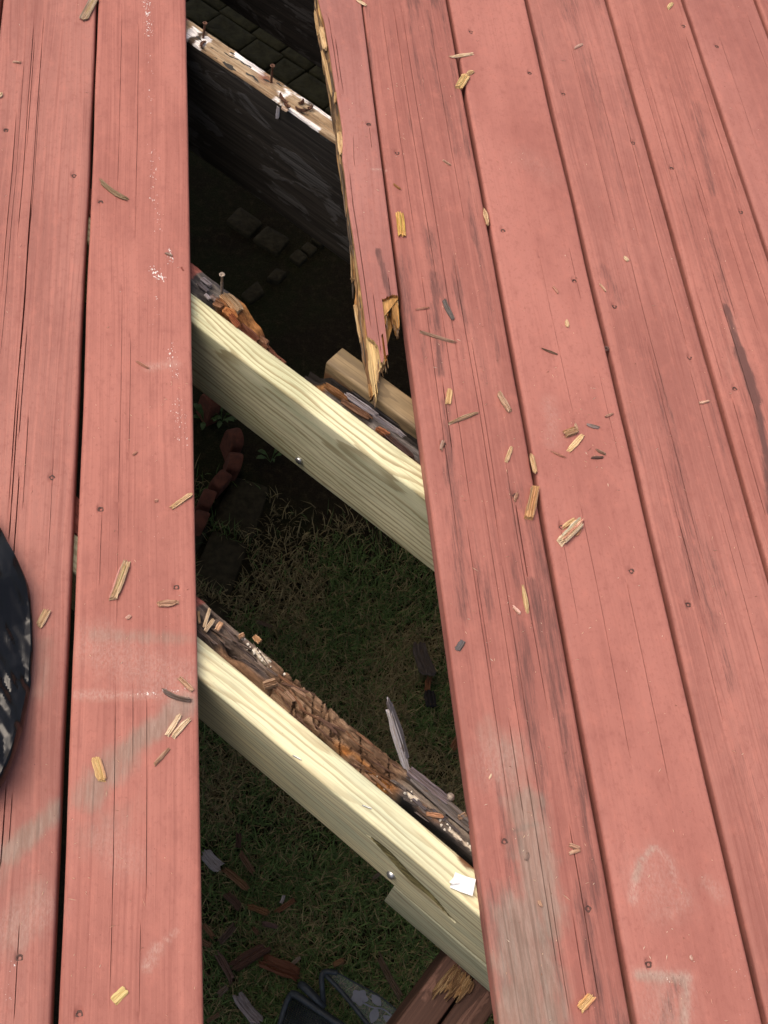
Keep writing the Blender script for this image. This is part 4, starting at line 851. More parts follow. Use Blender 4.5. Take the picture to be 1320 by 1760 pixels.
for i, (a, b, w, col) in enumerate([((556, 660), (600, 690), .010, (0.24, 0.12, 0.045)), ((585, 688), (640, 722), .008, (0.18, 0.095, 0.05)), ((592, 676), (650, 716), .009, (0.30, 0.28, 0.27)), ((640, 712), (705, 760), .008, (0.24, 0.22, 0.21)), ((645, 735), (672, 750), .007, (0.30, 0.12, 0.05)), ((660, 745), (712, 788), .008, (0.07, 0.04, 0.03)), ((600, 668), (690, 735), .006, (0.04, 0.035, 0.03))]):
    splinter('rot_fragment', at(*a, -T - 0.018), at(*b, -T - 0.018), w, .007, col, 640 + i, r1b, taper=.7)
# torn fibres on the beam
for i in range(26):
    a = RC.uniform(0, 1); A = at(783 + 36 * a + RC.uniform(-4, 4), 1655 + 36 * a, -0.252); ln = RC.uniform(.018, .05) * (1.15 - a * .4)
    B = A - EN * ln + ES * RC.uniform(-.004, .004) + np.array([0, 0, .003]); splinter('torn_fibre', A, B, RC.uniform(.003, .006), .003, RC.choice([(0.25, 0.17, 0.08), (0.20, 0.12, 0.05), (0.13, 0.075, 0.035)]), 660 + i, beam, ns=3, taper=.4)
# torn slivers hanging on the split board
for i, (a, b, w, z) in enumerate([((603, 430), (605, 488), .0022, -.018), ((602, 478), (612, 482), .0013, -.015), ((552, 46), (559, 86), .0075, -.004), ((553, 85), (572, 168), .0065, -.012), ((577, 158), (576, 178), .004, -.002), ((583, 226), (588, 268), .009, -.003), ((610, 522), (622, 590), .006, -.020), ((634, 660), (636, 684), .0028, -.020), ((642, 652), (643, 674), .0028, -.016), ((541, 18), (547, 60), .005, -.014), ((588, 276), (603, 400), .003, -.017)]):
    splinter('torn_sliver', at(*a, z), at(*b, z - .002), w, .004, [(0.58, 0.42, 0.20), (0.50, 0.33, 0.14), (0.30, 0.21, 0.11)][i % 3] if i not in (2, 5) else (0.66, 0.48, 0.23), 700 + i, oE, taper=.7, rag=.1)

for i in range(70):
    u = RC.random() ** 1.15; ye = float(np.interp(u, [q[0] for q in eC], [q[1] for q in eC])); l = float(LE(np.array([ye]))[0]); r = float(RE(np.array([ye]))[0]); xx = l + (r - l) * u
    zz_ = RC.uniform(-.022, -.007); A = np.array([xx, ye + RC.uniform(.008, .025), zz_]); B = np.array([xx + RC.gauss(0, .0012), ye - RC.uniform(.001, .012), zz_ - RC.uniform(-.001, .004)])
    splinter('torn_fibre', A, B, RC.uniform(.0008, .0024), RC.uniform(.0008, .002), RC.choice([(0.60, 0.44, 0.22), (0.48, 0.32, 0.15), (0.34, 0.20, 0.09), (0.24, 0.18, 0.12)]), 760 + i, oE, ns=3, taper=.4)
for i in range(60):
    yy = RC.uniform(-.16, .70); lb = float(LEb(np.array([yy]))[0]); lt = float(LE(np.array([yy]))[0]); t = RC.random(); A = np.array([lt * (1 - t) + lb * t - .0015, yy + RC.uniform(.01, .05), -.006 - .017 * t]); B = np.array([float(LE(np.array([yy - .03]))[0]) * (1 - t) + float(LEb(np.array([yy - .03]))[0]) * t - RC.uniform(.0005, .003), yy - RC.uniform(.01, .04), -.006 - .017 * t - .002])
    splinter('torn_fibre', A, B, RC.uniform(.0012, .003), RC.uniform(.001, .002), RC.choice([(0.42, 0.29, 0.13), (0.30, 0.18, 0.08), (0.15, 0.11, 0.07), (0.10, 0.08, 0.055)]), 860 + i, oE, ns=3, taper=.5)

# ------------------------------------------------------------------ rubbish bag at the left
pts = [at(x, y, 0.004)[:2] for x, y in [(-60, 850), (0, 915), (14, 945), (35, 985), (47, 1015), (51, 1050), (53, 1085), (54, 1115), (52, 1150), (48, 1190), (42, 1230), (34, 1275), (24, 1310), (10, 1345), (0, 1358), (-40, 1400)]]
bc = np.array([-0.265, -0.535]); ang = np.array([math.atan2(p[1] - bc[1], p[0] - bc[0]) for p in pts]); rad_ = np.array([np.hypot(*(p - bc)) for p in pts])
o_ = np.argsort(ang); ang, rad_ = ang[o_], rad_[o_]
nt, nr_ = 1000, 150; th_ = np.linspace(-math.pi, math.pi, nt, endpoint=False)
R0 = np.interp(th_, ang, rad_ * 1.012, left=np.nan, right=np.nan); R0 = np.where(np.isnan(R0), 0.23 + 0.02 * np.sin(th_ * 5), R0)
TT, Q = np.meshgrid(th_, np.linspace(0, 1, nr_), indexing='ij')
prof_r = np.clip(np.where(Q < 0.25, 0.965 + 0.035 * np.sin(Q / 0.25 * math.pi), 1 - (Q - 0.25) / 0.75), 0, 1)
hz_ = np.where(Q < 0.25, 0.030 * Q / 0.25, 0.030 + 0.10 * (1 - (1 - (Q - 0.25) / 0.75) ** 1.8))
RR = R0[:, None] * prof_r
bx, by = bc[0] + RR * np.cos(TT), bc[1] + RR * np.sin(TT)
f1 = vnl(bx * 15 + by * 6, by * 8, 3); f2 = vnl(bx * 44 + by * 16, by * 17 - bx * 12, 8); f3 = vnl(bx * 120 + by * 70, by * 60 - bx * 30, 5); low_ = 0.5 + 0.5 * sstep(-0.47, -0.56, by)
env = sstep(0.0, 0.2, Q)
bz = hz_ + env * (0.036 * (f1 - 0.5) + 0.021 * (f2 - 0.5) + 0.0065 * low_ * (f3 - 0.5)); bz = np.maximum(bz, 0.0006 + 0.0 * bz)
bz[:, 0] = 0.0006
idx = np.arange(nt * nr_).reshape(nt, nr_); nx = np.roll(idx, -1, 0)
F = np.stack([idx[:, :-1], nx[:, :-1], nx[:, 1:], idx[:, 1:]], -1).reshape(-1, 4)
bag = obj('rubbish_bag', np.stack([bx, by, bz], -1).reshape(-1, 3), F, BAGM, None, True); autosmooth(bag, 24)
tag(bag, 'crumpled shiny black plastic rubbish bag on the deck at the left edge', 'bag')

# ------------------------------------------------------------------ wood chips lying on the deck
TAN, PALE, ORG, GRY, DRK, PNK, BRN = (0.60, 0.42, 0.22), (0.70, 0.55, 0.33), (0.62, 0.36, 0.13), (0.22, 0.18, 0.14), (0.10, 0.08, 0.065), (0.50, 0.26, 0.17), (0.36, 0.20, 0.10)
CH = [  # from, to (photograph pixels), width px, thickness mm, colour, label
 ((163, -4), (142, 36), 13, 5, (0.42, 0.30, 0.18), 'tan splinter bridging the left board gap at the very top'),
 ((166, 309), (219, 347), 9, 4, (0.24, 0.17, 0.09), 'curved dark brown splinter on the board left of the hole'),
 ((219, 962), (193, 1034), 15, 6, (0.56, 0.40, 0.22), 'long tan splintered chip pointing down left of the rotten joist'),
 ((268, 1039), (308, 1035), 11, 5, (0.45, 0.27, 0.16), 'flat brown chip level with the upper end of the rotten joist'),
 ((293, 874), (331, 848), 10, 4, TAN, 'pale tan sliver at the edge of the hole below the wavy grained joist'),
 ((66, 1079), (83, 1046), 13, 4, TAN, 'tan chip with a dark hole beside the black bag'),
 ((307, 1163), (333, 1188), 9, 4, (0.52, 0.34, 0.2), 'short tan chip just above the grey stick near the hole edge'),
 ((274, 1188), (331, 1208), 9, 5, (0.20, 0.155, 0.12), 'dark grey stick by the chalky stripe near the hole'),
 ((287, 1266), (311, 1227), 9, 4, PALE, 'left one of two parallel pale splinters near the hole'),
 ((293, 1271), (328, 1232), 10, 4, PALE, 'right one of two parallel pale splinters near the hole'),
 ((260, 1321), (293, 1283), 8, 4, (0.40, 0.25, 0.15), 'thin brown splinter below the pair of pale splinters'),
 ((164, 1299), (178, 1347), 15, 4, (0.62, 0.42, 0.17), 'golden pointed chip on the grey worn stripe of the left board'),
 ((193, 1722), (217, 1699), 14, 2, (0.66, 0.52, 0.20), 'small golden flake near the bottom of the left board'),
 ((232, 619), (258, 635), 5, 3, PNK, 'reddish sliver beside a chalky scuff left of the hole'),
 ((770, 99), (815, 92), 6, 3, PALE, 'straight pale splinter lying across a board gap near the top'),
 ((788, 152), (803, 128), 14, 6, (0.64, 0.44, 0.18), 'stubby golden chip at the board gap near the top'),
 ((801, 128), (815, 122), 8, 4, (0.62, 0.44, 0.22), 'crumb beside the stubby golden chip near the top'),
 ((686, 362), (691, 410), 13, 7, (0.68, 0.42, 0.13), 'bright orange block of wood beside the split board'),
 ((675, 315), (690, 327), 4, 3, (0.34, 0.17, 0.06), 'tiny brown sliver above the bright orange block'),
 ((831, 356), (839, 388), 7, 4, TAN, 'tan chip stuck in the board gap right of the bright orange block'),
 ((712, 532), (740, 529), 5, 3, PNK, 'pinkish splinter lying crosswise by the broken board end'),
 ((760, 511), (779, 551), 10, 4, (0.13, 0.115, 0.095), 'dark grey green flat stick right of the broken board end'),
 ((718, 569), (790, 591), 6, 4, (0.33, 0.22, 0.14), 'long thin brown stick right of the broken board end'),
 ((774, 666), (770, 696), 12, 4, (0.62, 0.42, 0.19), 'square ended tan chip right of the weathered timber end'),
 ((770, 728), (825, 707), 8, 4, (0.48, 0.34, 0.2), 'tan rod shaped splinter right of the weathered timber end'),
 ((855, 672), (878, 710), 11, 6, (0.50, 0.34, 0.21), 'brown split chip near the gap right of the hole'),
 ((868, 798), (880, 765), 8, 4, TAN, 'slim tan chip above the big orange chip'),
 ((912, 779), (920, 816), 9, 5, (0.58, 0.40, 0.2), 'tan chip standing in the board gap above the big orange chip'),
 ((909, 893), (921, 833), 15, 9, (0.56, 0.33, 0.14), 'big orange grooved chip lying along the board gap'),
 ((884, 862), (889, 846), 6, 4, (0.44, 0.26, 0.16), 'small reddish chip left of the big orange chip'),
 ((961, 935), (1003, 893), 16, 9, (0.70, 0.55, 0.33), 'large pale grooved chip right of the big orange chip'),
 ((966, 908), (990, 891), 8, 5, (0.66, 0.46, 0.22), 'small chip leaning on the upper side of the large pale chip'),
 ((989, 922), (999, 908), 6, 4, (0.48, 0.24, 0.12), 'reddish crumb on the lower side of the large pale chip'),
 ((974, 778), (1003, 746), 10, 4, (0.72, 0.53, 0.26), 'clean straight yellow chip in the upper right cluster'),
 ((967, 748), (993, 738), 13, 6, (0.46, 0.28, 0.15), 'cracked brown chip behind the clean yellow chip'),
 ((988, 727), (993, 742), 5, 3, (0.50, 0.33, 0.2), 'little upright splinter at the top of the upper right cluster'),
 ((944, 774), (974, 788), 4, 3, PNK, 'thin reddish splinter below the cracked brown chip'),
 ((1007, 729), (1034, 736), 7, 4, (0.33, 0.27, 0.22), 'grey chip with a black end right of the cluster'),
 ((1022, 771), (1043, 782), 5, 4, (0.30, 0.20, 0.13), 'upper one of two dark crumbs right of the clean yellow chip'),
 ((1015, 787), (1039, 786), 5, 4, (0.16, 0.10, 0.075), 'lower one of two dark crumbs right of the clean yellow chip'),
 ((1039, 717), (1055, 710), 5, 3, (0.46, 0.27, 0.18), 'tiny brown chip near the gap above the grey chip'),
 ((897, 1000), (909, 1061), 8, 4, (0.62, 0.46, 0.22), 'long yellow sliver on the board right of the hole'),
 ((880, 1041), (896, 1057), 6, 3, (0.66, 0.42, 0.30), 'small pinkish chip beside the long yellow sliver'),
 ((977, 1451), (999, 1459), 8, 4, (0.52, 0.32, 0.2), 'upper chip of a small pair left of the ring stain'),
 ((977, 1467), (998, 1461), 6, 3, (0.56, 0.36, 0.22), 'lower chip of a small pair left of the ring stain'),
 ((925, 1546), (931, 1560), 7, 3, (0.58, 0.38, 0.24), 'small chip on the grey worn patch right of the paper tag'),
 ((995, 1736), (1020, 1708), 15, 5, (0.70, 0.48, 0.20), 'clean square yellow chip at the bottom right of the hole'),
 ((950, 491), (961, 506), 6, 3, PNK, 'pink sliver right of the dark grey green stick'),
 ((973, 548), (976, 564), 7, 3, (0.66, 0.48, 0.26), 'pale seed shaped chip on the smooth board'),
 ((929, 598), (960, 610), 4, 3, (0.20, 0.13, 0.085), 'dark thin twig on the smooth board'),
 ((1072, 440), (1080, 449), 7, 3, PALE, 'pale square crumb on the fourth board right of the hole edge'),
 ((607, -4), (632, 12), 6, 3, PALE, 'pale splinter on the split board at the top edge'),
 ((1147, 16), (1156, 4), 6, 3, (0.62, 0.48, 0.22), 'golden flake pair at the top right'),
 ((784, 1119), (796, 1101), 11, 2, (0.12, 0.105, 0.095), 'dark grey triangular flake on the board edge right of the hole'),
 ((1200, 693), (1220, 689), 5, 3, (0.62, 0.40, 0.26), 'short pale splinter near the dark mildew streak'),
 ((904, 1480), (908, 1464), 6, 3, (0.28, 0.2, 0.15), 'small grey brown chip beside the screw on the worn board'),
 ((757, 775), (762, 755), 6, 4, (0.40, 0.26, 0.18), 'crumb caught in a crack right of the wavy grained joist'),
 ((1030, 487), (1043, 503), 4, 3, (0.55, 0.36, 0.22), 'thin tan sliver beside a grey scuffed spot'),
 ((760, 274), (776, 285), 4, 3, (0.46, 0.30, 0.2), 'little brown sliver on the cracked board near the top'),
 ((985, 84), (1003, 75), 5, 3, (0.55, 0.36, 0.26), 'curled pinkish shaving on a dirty spot near the top'),
 ((20, 106), (38, 108), 4, 3, (0.60, 0.42, 0.28), 'thin tan sliver on the cracked board at the upper left'),
 ((-4, 168), (5, 160), 7, 4, PALE, 'pale chip at the left edge near the top'),
 ((298, 440), (283, 434), 5, 3, (0.30, 0.22, 0.16), 'small brown shred by the white paint spots'),
 ((311, 458), (316, 466), 4, 2, (0.30, 0.10, 0.07), 'dark red sliver at the hole edge above the screw'),
 ((227, 783), (237, 775), 5, 3, PNK, 'tiny pink chip on the middle of the board left of the hole'),
 ((264, 861), (273, 860), 6, 3, PNK, 'tiny pink crumb left of the tan sliver at the hole edge'),
 ((216, 1064), (226, 1058), 7, 3, (0.55, 0.34, 0.24), 'tiny crumb above the chalky rectangle on the left board'),
 ((832, 1190), (848, 1180), 0.1, 0.1, PNK, None),
 ((1111, 1360), (1125, 1352), 4, 2, (0.55, 0.36, 0.27), None),
 ((840, 1340), (845, 1330), 4, 2, PALE, 'tiny pale shaving on the hazy patch beside the rotten joist'),
 ((1186, 1640), (1190, 1652), 5, 2, (0.62, 0.42, 0.32), 'small pink curl near the square stain at the bottom right'),
]
NCH = 0
for i, (a, b, w, th, col, lab) in enumerate(CH):
    if lab is None: continue
    th = th / 1000 * 0.72; z = th * 0.52; A = at(*a, z); B = at(*b, z); sc_ = 1.0 / (FPX / np.linalg.norm(CAM - A))
    r = random.Random(50 + i)
    o = splinter('wood_chip', A, B + np.array([0, 0, r.uniform(-.0003, .001)]), w * sc_ * 0.92, th, col, 40 + i, rag=r.uniform(.1, .24) if w > 8 else 0.26, taper=r.uniform(.65, .95) if w > 8 else r.uniform(.4, .75), curve=0.5 if i in (1, 7) else r.uniform(-.12, .12), ns=6)
    tag(o, lab, 'wood chip', 'wood chips scattered on the deck'); NCH += 1
    if w >= 13 and i not in (1, 7, 12):                           # grooved fibres standing proud of the bigger chips
        for k in range(3):
            off = (k - 1) * .8 * w * sc_ * .5; M, L = basis(A, B); q = M @ Vector((r.uniform(-.08, .08) * L, off, th * .42))
            d = Vector(B - A).normalized() * L * r.uniform(.34, .46)
            splinter('fibre', np.array(q - d), np.array(q + d), w * sc_ * .2, th * .3, tuple(min(1, c * r.uniform(.75, 1.12)) for c in col), 1200 + i * 3 + k, o, rag=.1, ns=3)
# chips caught on top of the rotten joist by the hole edge
for i, (a, b, w, col, lab) in enumerate([((343, 1072), (341, 1050), 4, TAN, 'thin chip at the hole edge on the rotten joist top'), ((350, 1080), (361, 1046), 5, PALE, 'upright pale chip of the pair lying on the rotten joist'), ((352, 1086), (368, 1064), 6, PALE, 'slanting pale chip of the pair lying on the rotten joist'),
        ((372, 1084), (381, 1070), 9, (0.62, 0.40, 0.22), 'short orange chip beside the pair on the rotten joist'), ((410, 1095), (420, 1090), 7, (0.48, 0.30, 0.16), 'brown crumb near the dark pit of the rotten joist'), ((436, 1093), (447, 1104), 11, (0.44, 0.26, 0.12), 'frayed brown chip on the far edge of the rotten joist'),
        ((452, 1180), (476, 1172), 13, (0.34, 0.22, 0.12), 'square brown block wedged between rotten joist and new joist'), ((732, 1399), (763, 1404), 7, (0.52, 0.28, 0.14), 'orange chip on the right end of the rotten joist'), ((786, 1407), (802, 1399), 8, (0.34, 0.23, 0.14), 'grey brown chip beside the round nail head')]):
    z = -T + 0.003 if i != 6 else -T - 0.001
    A = at(*a, z); B = at(*b, z); sc_ = np.linalg.norm(CAM - A) / FPX
    o = splinter('wood_chip', A, B, w * sc_, .0045 if i != 6 else .008, col, 1500 + i, rag=.1, taper=.85); tag(o, lab, 'wood chip', 'wood chips on the rotten joist')
# tiny flecks and sawdust nobody could count
RF = np.random.default_rng(4); V = []; F = []; Cc = []
cl = [(1000, 760, 120), (780, 560, 130), (760, 250, 200), (830, 1080, 120), (1160, 1660, 120), (240, 1050, 140), (280, 700, 120), (100, 1500, 150), (860, 700, 200), (1050, 1000, 300), (640, 200, 90), (960, 1450, 120)]
cnt = 0
while cnt < 520:
    if RF.random() < 0.55: q = cl[RF.integers(len(cl))]; px, py = q[0] + RF.normal() * q[2] * .5, q[1] + RF.normal() * q[2] * .6
    else: px, py = RF.uniform(0, 1320), RF.uniform(0, 1760)
    p = at(px, py); ok = False
    for b in list(BOARDS.values()) + [dict(L=LE, R=RE)]:
        l = float(b['L'](np.array([p[1]]))[0]); r = float(b['R'](np.array([p[1]]))[0])
        if l + .006 < p[0] < r - .006: ok = True
    if 0.29 < p[0] < .436 and p[1] < 0.02: ok = False
    if not ok: continue
    L = min(0.012, 0.0018 + RF.exponential(0.0016)); w = RF.uniform(.0005, .0010); a = RF.uniform(0, math.pi); d = np.array([math.cos(a), math.sin(a), 0]); e = np.array([-d[1], d[0], 0]); h = w * 1.1
    k = len(V); z0 = np.array([0, 0, .0002]); up = np.array([0, 0, h])
    V += [p - d * L / 2 + z0, p + e * w / 2 + z0, p + d * L / 2 + z0, p - e * w / 2 + z0, p + up + z0 + d * L * .1]
    F += [(k, k + 3, k + 4), (k + 3, k + 2, k + 4), (k + 2, k + 1, k + 4), (k + 1, k, k + 4)]
    c = [(0.72, 0.52, 0.36), (0.62, 0.38, 0.26), (0.75, 0.62, 0.48), (0.30, 0.15, 0.10), (0.62, 0.34, 0.26)][RF.choice(5, p=[.3, .25, .15, .15, .15])]
    Cc += [c] * 5; cnt += 1
tag(obj('sawdust', V, F, FLECKM, None, False, dict(tone=np.array(Cc))), 'tiny splinters and sawdust specks strewn over the red boards', 'sawdust', kind='stuff')

# ------------------------------------------------------------------ what lies on the ground below
path = empty('path', (0, 0, GZ)); path['kind'] = 'structure'
def stone(pts, z0, z1, mat, seed, name='paver', q=0.16, bev=.006):
    r = random.Random(seed); P = [Vector((p[0], p[1])) for p in pts]; c = sum(P, Vector((0, 0))) / len(P); out = []
    for i, p in enumerate(P):                                     # rounded corners
        a = P[i - 1]; b = P[(i + 1) % len(P)]
        for t in (1, 0.35): out.append(p.lerp(a, q * t) * (1 - 0.03 * (1 - t)) + c * 0.03 * (1 - t))
        for t in (0.35, 1): out.append(p.lerp(b, q * t) * (1 - 0.03 * (1 - t)) + c * 0.03 * (1 - t))
    area = sum(out[i - 1].x * out[i].y - out[i].x * out[i - 1].y for i in range(len(out)))
    if area < 0: out.reverse()
    n = len(out); V = [(p.x, p.y, z0) for p in out] + [(p.x, p.y, z1 - bev) for p in out] + [tuple(p.lerp(c, .05)) + (z1 + r.uniform(-.001, .001),) for p in out] + [tuple(p.lerp(c, .4)) + (z1 + r.uniform(-.002, .002),) for p in out] + [(c.x, c.y, z1)]
    F = [(k * n + i, k * n + (i + 1) % n, (k + 1) * n + (i + 1) % n, (k + 1) * n + i) for k in range(3) for i in range(n)] + [(3 * n + i, 3 * n + (i + 1) % n, 4 * n) for i in range(n)]
    V = [(x, y, z - GZ) for x, y, z in V]
    return obj(name, V, F, mat, path, True)
def gp(*px): return [at(x, y, GZ + 0.03)[:2] for x, y in px]
PV = [gp((402, 812), (464, 832), (434, 926), (366, 888)), gp((366, 904), (427, 932), (394, 1024), (325, 1000)), gp((400, 1040), (330, 1010), (300, 1100), (370, 1130)), gp((529, 409), (547, 421), (534, 433), (517, 420)), gp((513, 422), (530, 435), (516, 449), (497, 436)),
      gp((475, 456), (494, 464), (478, 480), (458, 474)), gp((443, 476), (456, 497), (431, 514), (414, 500)), gp((459, 382), (499, 404), (477, 432), (434, 405)), gp((412, 350), (452, 378), (428, 402), (388, 374)), gp((408, 512), (424, 522), (402, 542), (386, 530)), gp((300, 880), (360, 900), (330, 960), (290, 940)), gp((548, 396), (566, 408), (552, 418), (534, 406))]
for i, p in enumerate(PV): stone(p, GZ - .02, GZ + .014 + 0.003 * (i % 3), PAVER, i)
RS = random.Random(8); du = jp(1, 0, 0)
o0 = at(430, 60, GZ)
for r in range(-4, 5):                                            # irregular flags far under the deck
    x = -0.75 + RS.uniform(0, .1); y0 = r * 0.115
    while x < 0.9:
        w = RS.uniform(.10, .21); j = lambda: RS.uniform(-.004, .004); qs = [(x + j(), y0 + j()), (x + w - .006 + j(), y0 + j()), (x + w - .006 + j(), y0 + .110 + j()), (x + j(), y0 + .110 + j())]
        stone([(o0 + ES * a + EN * b)[:2] for a, b in qs], GZ - .02, GZ + .012 + RS.uniform(0, .003), FLAG, 100 + r, 'paver', 0.05, .003); x += w
# scalloped terracotta edging
ed = [((352, 676), (372, 706)), ((396, 738), (408, 772)), ((405, 778), (400, 812)), ((392, 812), (368, 838)), ((362, 842), (350, 872)), ((350, 878), (338, 908))]
for i, (a, b) in enumerate(ed):
    A = Vector(at(*a, GZ + 0.07)); B = Vector(at(*b, GZ + 0.07)); x = (B - A); w = x.length * 0.92; x.normalize(); z = Vector((0, 0, 1)); y = z.cross(x)
    n = 14; arc = [(-w / 2, -0.09)] + [(-w / 2 * math.cos(math.pi * k / n), w * .42 * math.sin(math.pi * k / n)) for k in range(n + 1)] + [(w / 2, -0.09)]
    V = []; tn = 0.02
    for s_, off in ((1, tn), (1, tn * .6), (-1, tn * .6), (-1, tn)):
        pass
    for yy, k in ((-tn, .90), (-tn * .7, 1.0), (tn * .7, 1.0), (tn, .90)):
        V += [tuple(A.lerp(B, .5) + x * (px_ * k) + z * (pz * (k if pz > 0 else 1)) + y * (yy + 0.22 * pz)) for px_, pz in arc]
    m = len(arc); F = [(k * m + i2, k * m + (i2 + 1) % m, (k + 1) * m + (i2 + 1) % m, (k + 1) * m + i2) for k in range(3) for i2 in range(m)] + [tuple(range(m))[::-1], tuple(range(3 * m, 4 * m))]
    o = obj('edging_tile', V, F, TERRA, None, True); autosmooth(o, 25)
    tag(o, ['single terracotta edging tile showing just below the wavy grained joist by the left board', 'uppermost tile of the curved row of terracotta edging', 'second tile from the top of the curved terracotta edging row', 'third terracotta edging tile from the top touching the upper paver', 'second lowest terracotta edging tile left of the upper paver', 'lowest terracotta edging tile against the left board'][i], 'edging', 'scalloped terracotta edging')
# broken timber fallen into the grass
LB = [((408, 1460), (440, 1507), 9, (0.26, 0.15, 0.08), 'straight brown stick uppermost in the debris on the grass'), ((411, 1430), (409, 1460), 8, (0.12, 0.06, 0.04), 'short dark stick touching the uppermost brown stick'), ((347, 1463), (382, 1499), 17, (0.52, 0.48, 0.43), 'white painted lump of wood by the left board'),
      ((382, 1490), (428, 1530), 11, (0.30, 0.16, 0.07), 'orange brown splinter below the white painted lump'), ((424, 1556), (466, 1571), 9, (0.32, 0.16, 0.06), 'orange splinter left of the debris V shape'), ((470, 1570), (508, 1545), 9, (0.28, 0.13, 0.055), 'slanting orange splinter right in the debris V shape'), ((483, 1554), (489, 1538), 5, (0.58, 0.52, 0.45), 'tiny white sliver on the slanting orange splinter'),
      ((346, 1585), (369, 1614), 8, (0.32, 0.17, 0.08), 'orange splinter at the board edge in the debris'), ((447, 1585), (478, 1593), 7, (0.20, 0.12, 0.09), 'dull pinkish splinter in the middle of the debris'), ((434, 1593), (444, 1606), 7, (0.26, 0.14, 0.07), 'short brown bit under the dull pinkish splinter'), ((376, 1622), (405, 1588), 11, (0.15, 0.095, 0.06), 'dark brown slab leaning up right in the debris'),
      ((390, 1668), (465, 1622), 20, (0.15, 0.07, 0.04), 'long dark red brown chunk in the debris'), ((445, 1648), (520, 1679), 22, (0.24, 0.09, 0.04), 'broad red brown slab on the grass above the black mesh'), ((495, 1664), (517, 1644), 5, (0.46, 0.38, 0.27), 'pale sliver lying on the broad red brown slab'), ((371, 1632), (404, 1692), 12, (0.22, 0.13, 0.09), 'brown and white splinter left of the long dark chunk'),
      ((402, 1706), (448, 1764), 17, (0.48, 0.42, 0.38), 'white streaked piece of wood lowest in the debris'), ((374, 1711), (391, 1695), 9, (0.26, 0.19, 0.12), 'small tan block left of the white streaked piece'), ((354, 1757), (381, 1740), 7, (0.26, 0.16, 0.08), 'thin brown stick in the bottom corner by the board'), ((387, 1533), (416, 1562), 13, (0.14, 0.075, 0.045), 'dark bark like piece above the debris middle'), ((345, 1617), (363, 1626), 8, (0.28, 0.15, 0.07), 'short orange piece against the left board'),
      ((646, 1636), (692, 1722), 10, (0.19, 0.13, 0.075), 'long crooked brown stick on the grass near the brown beam'), ((571, 1659), (592, 1649), 8, (0.32, 0.17, 0.07), 'orange scrap on the grass above the black frame'), ((716, 1104), (736, 1162), 22, (0.15, 0.12, 0.095), 'grey board scrap standing in the grass by the right boards'), ((737, 1160), (733, 1190), 10, (0.36, 0.15, 0.06), 'orange torn end of scrap in the grass by the right boards'), ((737, 1185), (742, 1216), 18, (0.035, 0.03, 0.028), 'black charred scrap in the grass below the orange torn end'),
      ((775, 1290), (792, 1262), 13, (0.34, 0.15, 0.06), 'orange wood scrap half hidden under the right board'), ((437, 1066), (471, 1079), 7, (0.22, 0.15, 0.09), 'tan stick in the dark grass behind the rotten joist'), ((640, 1510), (655, 1500), 6, (0.2, 0.16, 0.1), 'small tan scrap on the grass left of the packing block')]
for i, (a, b, w, col, lab) in enumerate(LB):
    z = GZ + 0.040; A = at(*a, z); B = at(*b, z + (0.05 if i in (10, 22) else 0.008)); sc_ = np.linalg.norm(CAM - A) / FPX
    o = splinter('wood_scrap', A, B, w * sc_, w * sc_ * .45, tuple(c * .5 for c in col), 2000 + i, rag=.24, taper=.9, ns=5, curve=random.Random(i).uniform(-.15, .15)); tag(o, lab, 'wood scrap', 'broken wood in the grass')
# black mesh panel, black frame and printed clear sheet at the bottom
def bmobj(name, bm, mat, parent=None):
    me = bpy.data.meshes.new(name); bm.to_mesh(me); bm.free(); me.materials.append(mat); me.shade_smooth(); o = bpy.data.objects.new(name, me); return link(o, parent)
def cat(pts, z, k=6):
    P = [np.array(at(x, y, z + dz)) for x, y, dz in pts]; P = [2 * P[0] - P[1]] + P + [2 * P[-1] - P[-2]]; out = []
    for i in range(1, len(P) - 2):
        for t in np.linspace(0, 1, k, endpoint=False):
            a, b, c, d = P[i - 1:i + 3]; out.append(.5 * (2 * b + (c - a) * t + (2 * a - 5 * b + 4 * c - d) * t * t + (3 * b - a - 3 * c + d) * t ** 3))
    return out + [P[-2]]
zz = GZ + 0.10
mp = empty('mesh_panel', tuple(at(540, 1745, GZ))); tag(mp, 'black mesh panel with rounded rims lying in the grass at the bottom', 'panel')
def rel(o, par): o.location = -Vector(par.location); return o
rel(bmobj('rim', tube(cat([(500, 1708, 0), (512, 1712, .01), (550, 1738, .01), (600, 1772, .01)], zz), .009, 8, .8), BLACKM, mp), mp)
rel(bmobj('rim', tube(cat([(516, 1692, 0), (524, 1697, .012), (545, 1718, .01), (556, 1732, 0)], zz), .010, 8, .8), BLACKM, mp), mp)
rel(bmobj('rim', tube(cat([(500, 1708, 0), (490, 1730, -.01), (478, 1775, -.03)], zz), .007), BLACKM, mp), mp)
c0, c1, c2, c3 = [np.array(at(x, y, zz - .012)) for x, y in ((500, 1710), (598, 1772), (560, 1840), (474, 1790))]
for k in range(26):                                                # woven wires of the mesh, both ways
    t = k / 25
    rel(bmobj('wire', tube([c0 * (1 - t) + c1 * t, (c0 * (1 - t) + c1 * t + c3 * (1 - t) + c2 * t) / 2 + np.array([0, 0, .004]), c3 * (1 - t) + c2 * t], .0013, 4), BLACKM, mp), mp)
    rel(bmobj('wire', tube([c0 * (1 - t) + c3 * t, (c0 * (1 - t) + c3 * t + c1 * (1 - t) + c2 * t) / 2 + np.array([0, 0, .004]), c1 * (1 - t) + c2 * t], .0013, 4), BLACKM, mp), mp)
fr = empty('black_frame', tuple(at(600, 1720, GZ))); tag(fr, 'thin black frame holding a clear sheet printed with grey flowers in the grass', 'frame')
zf = GZ + 0.13
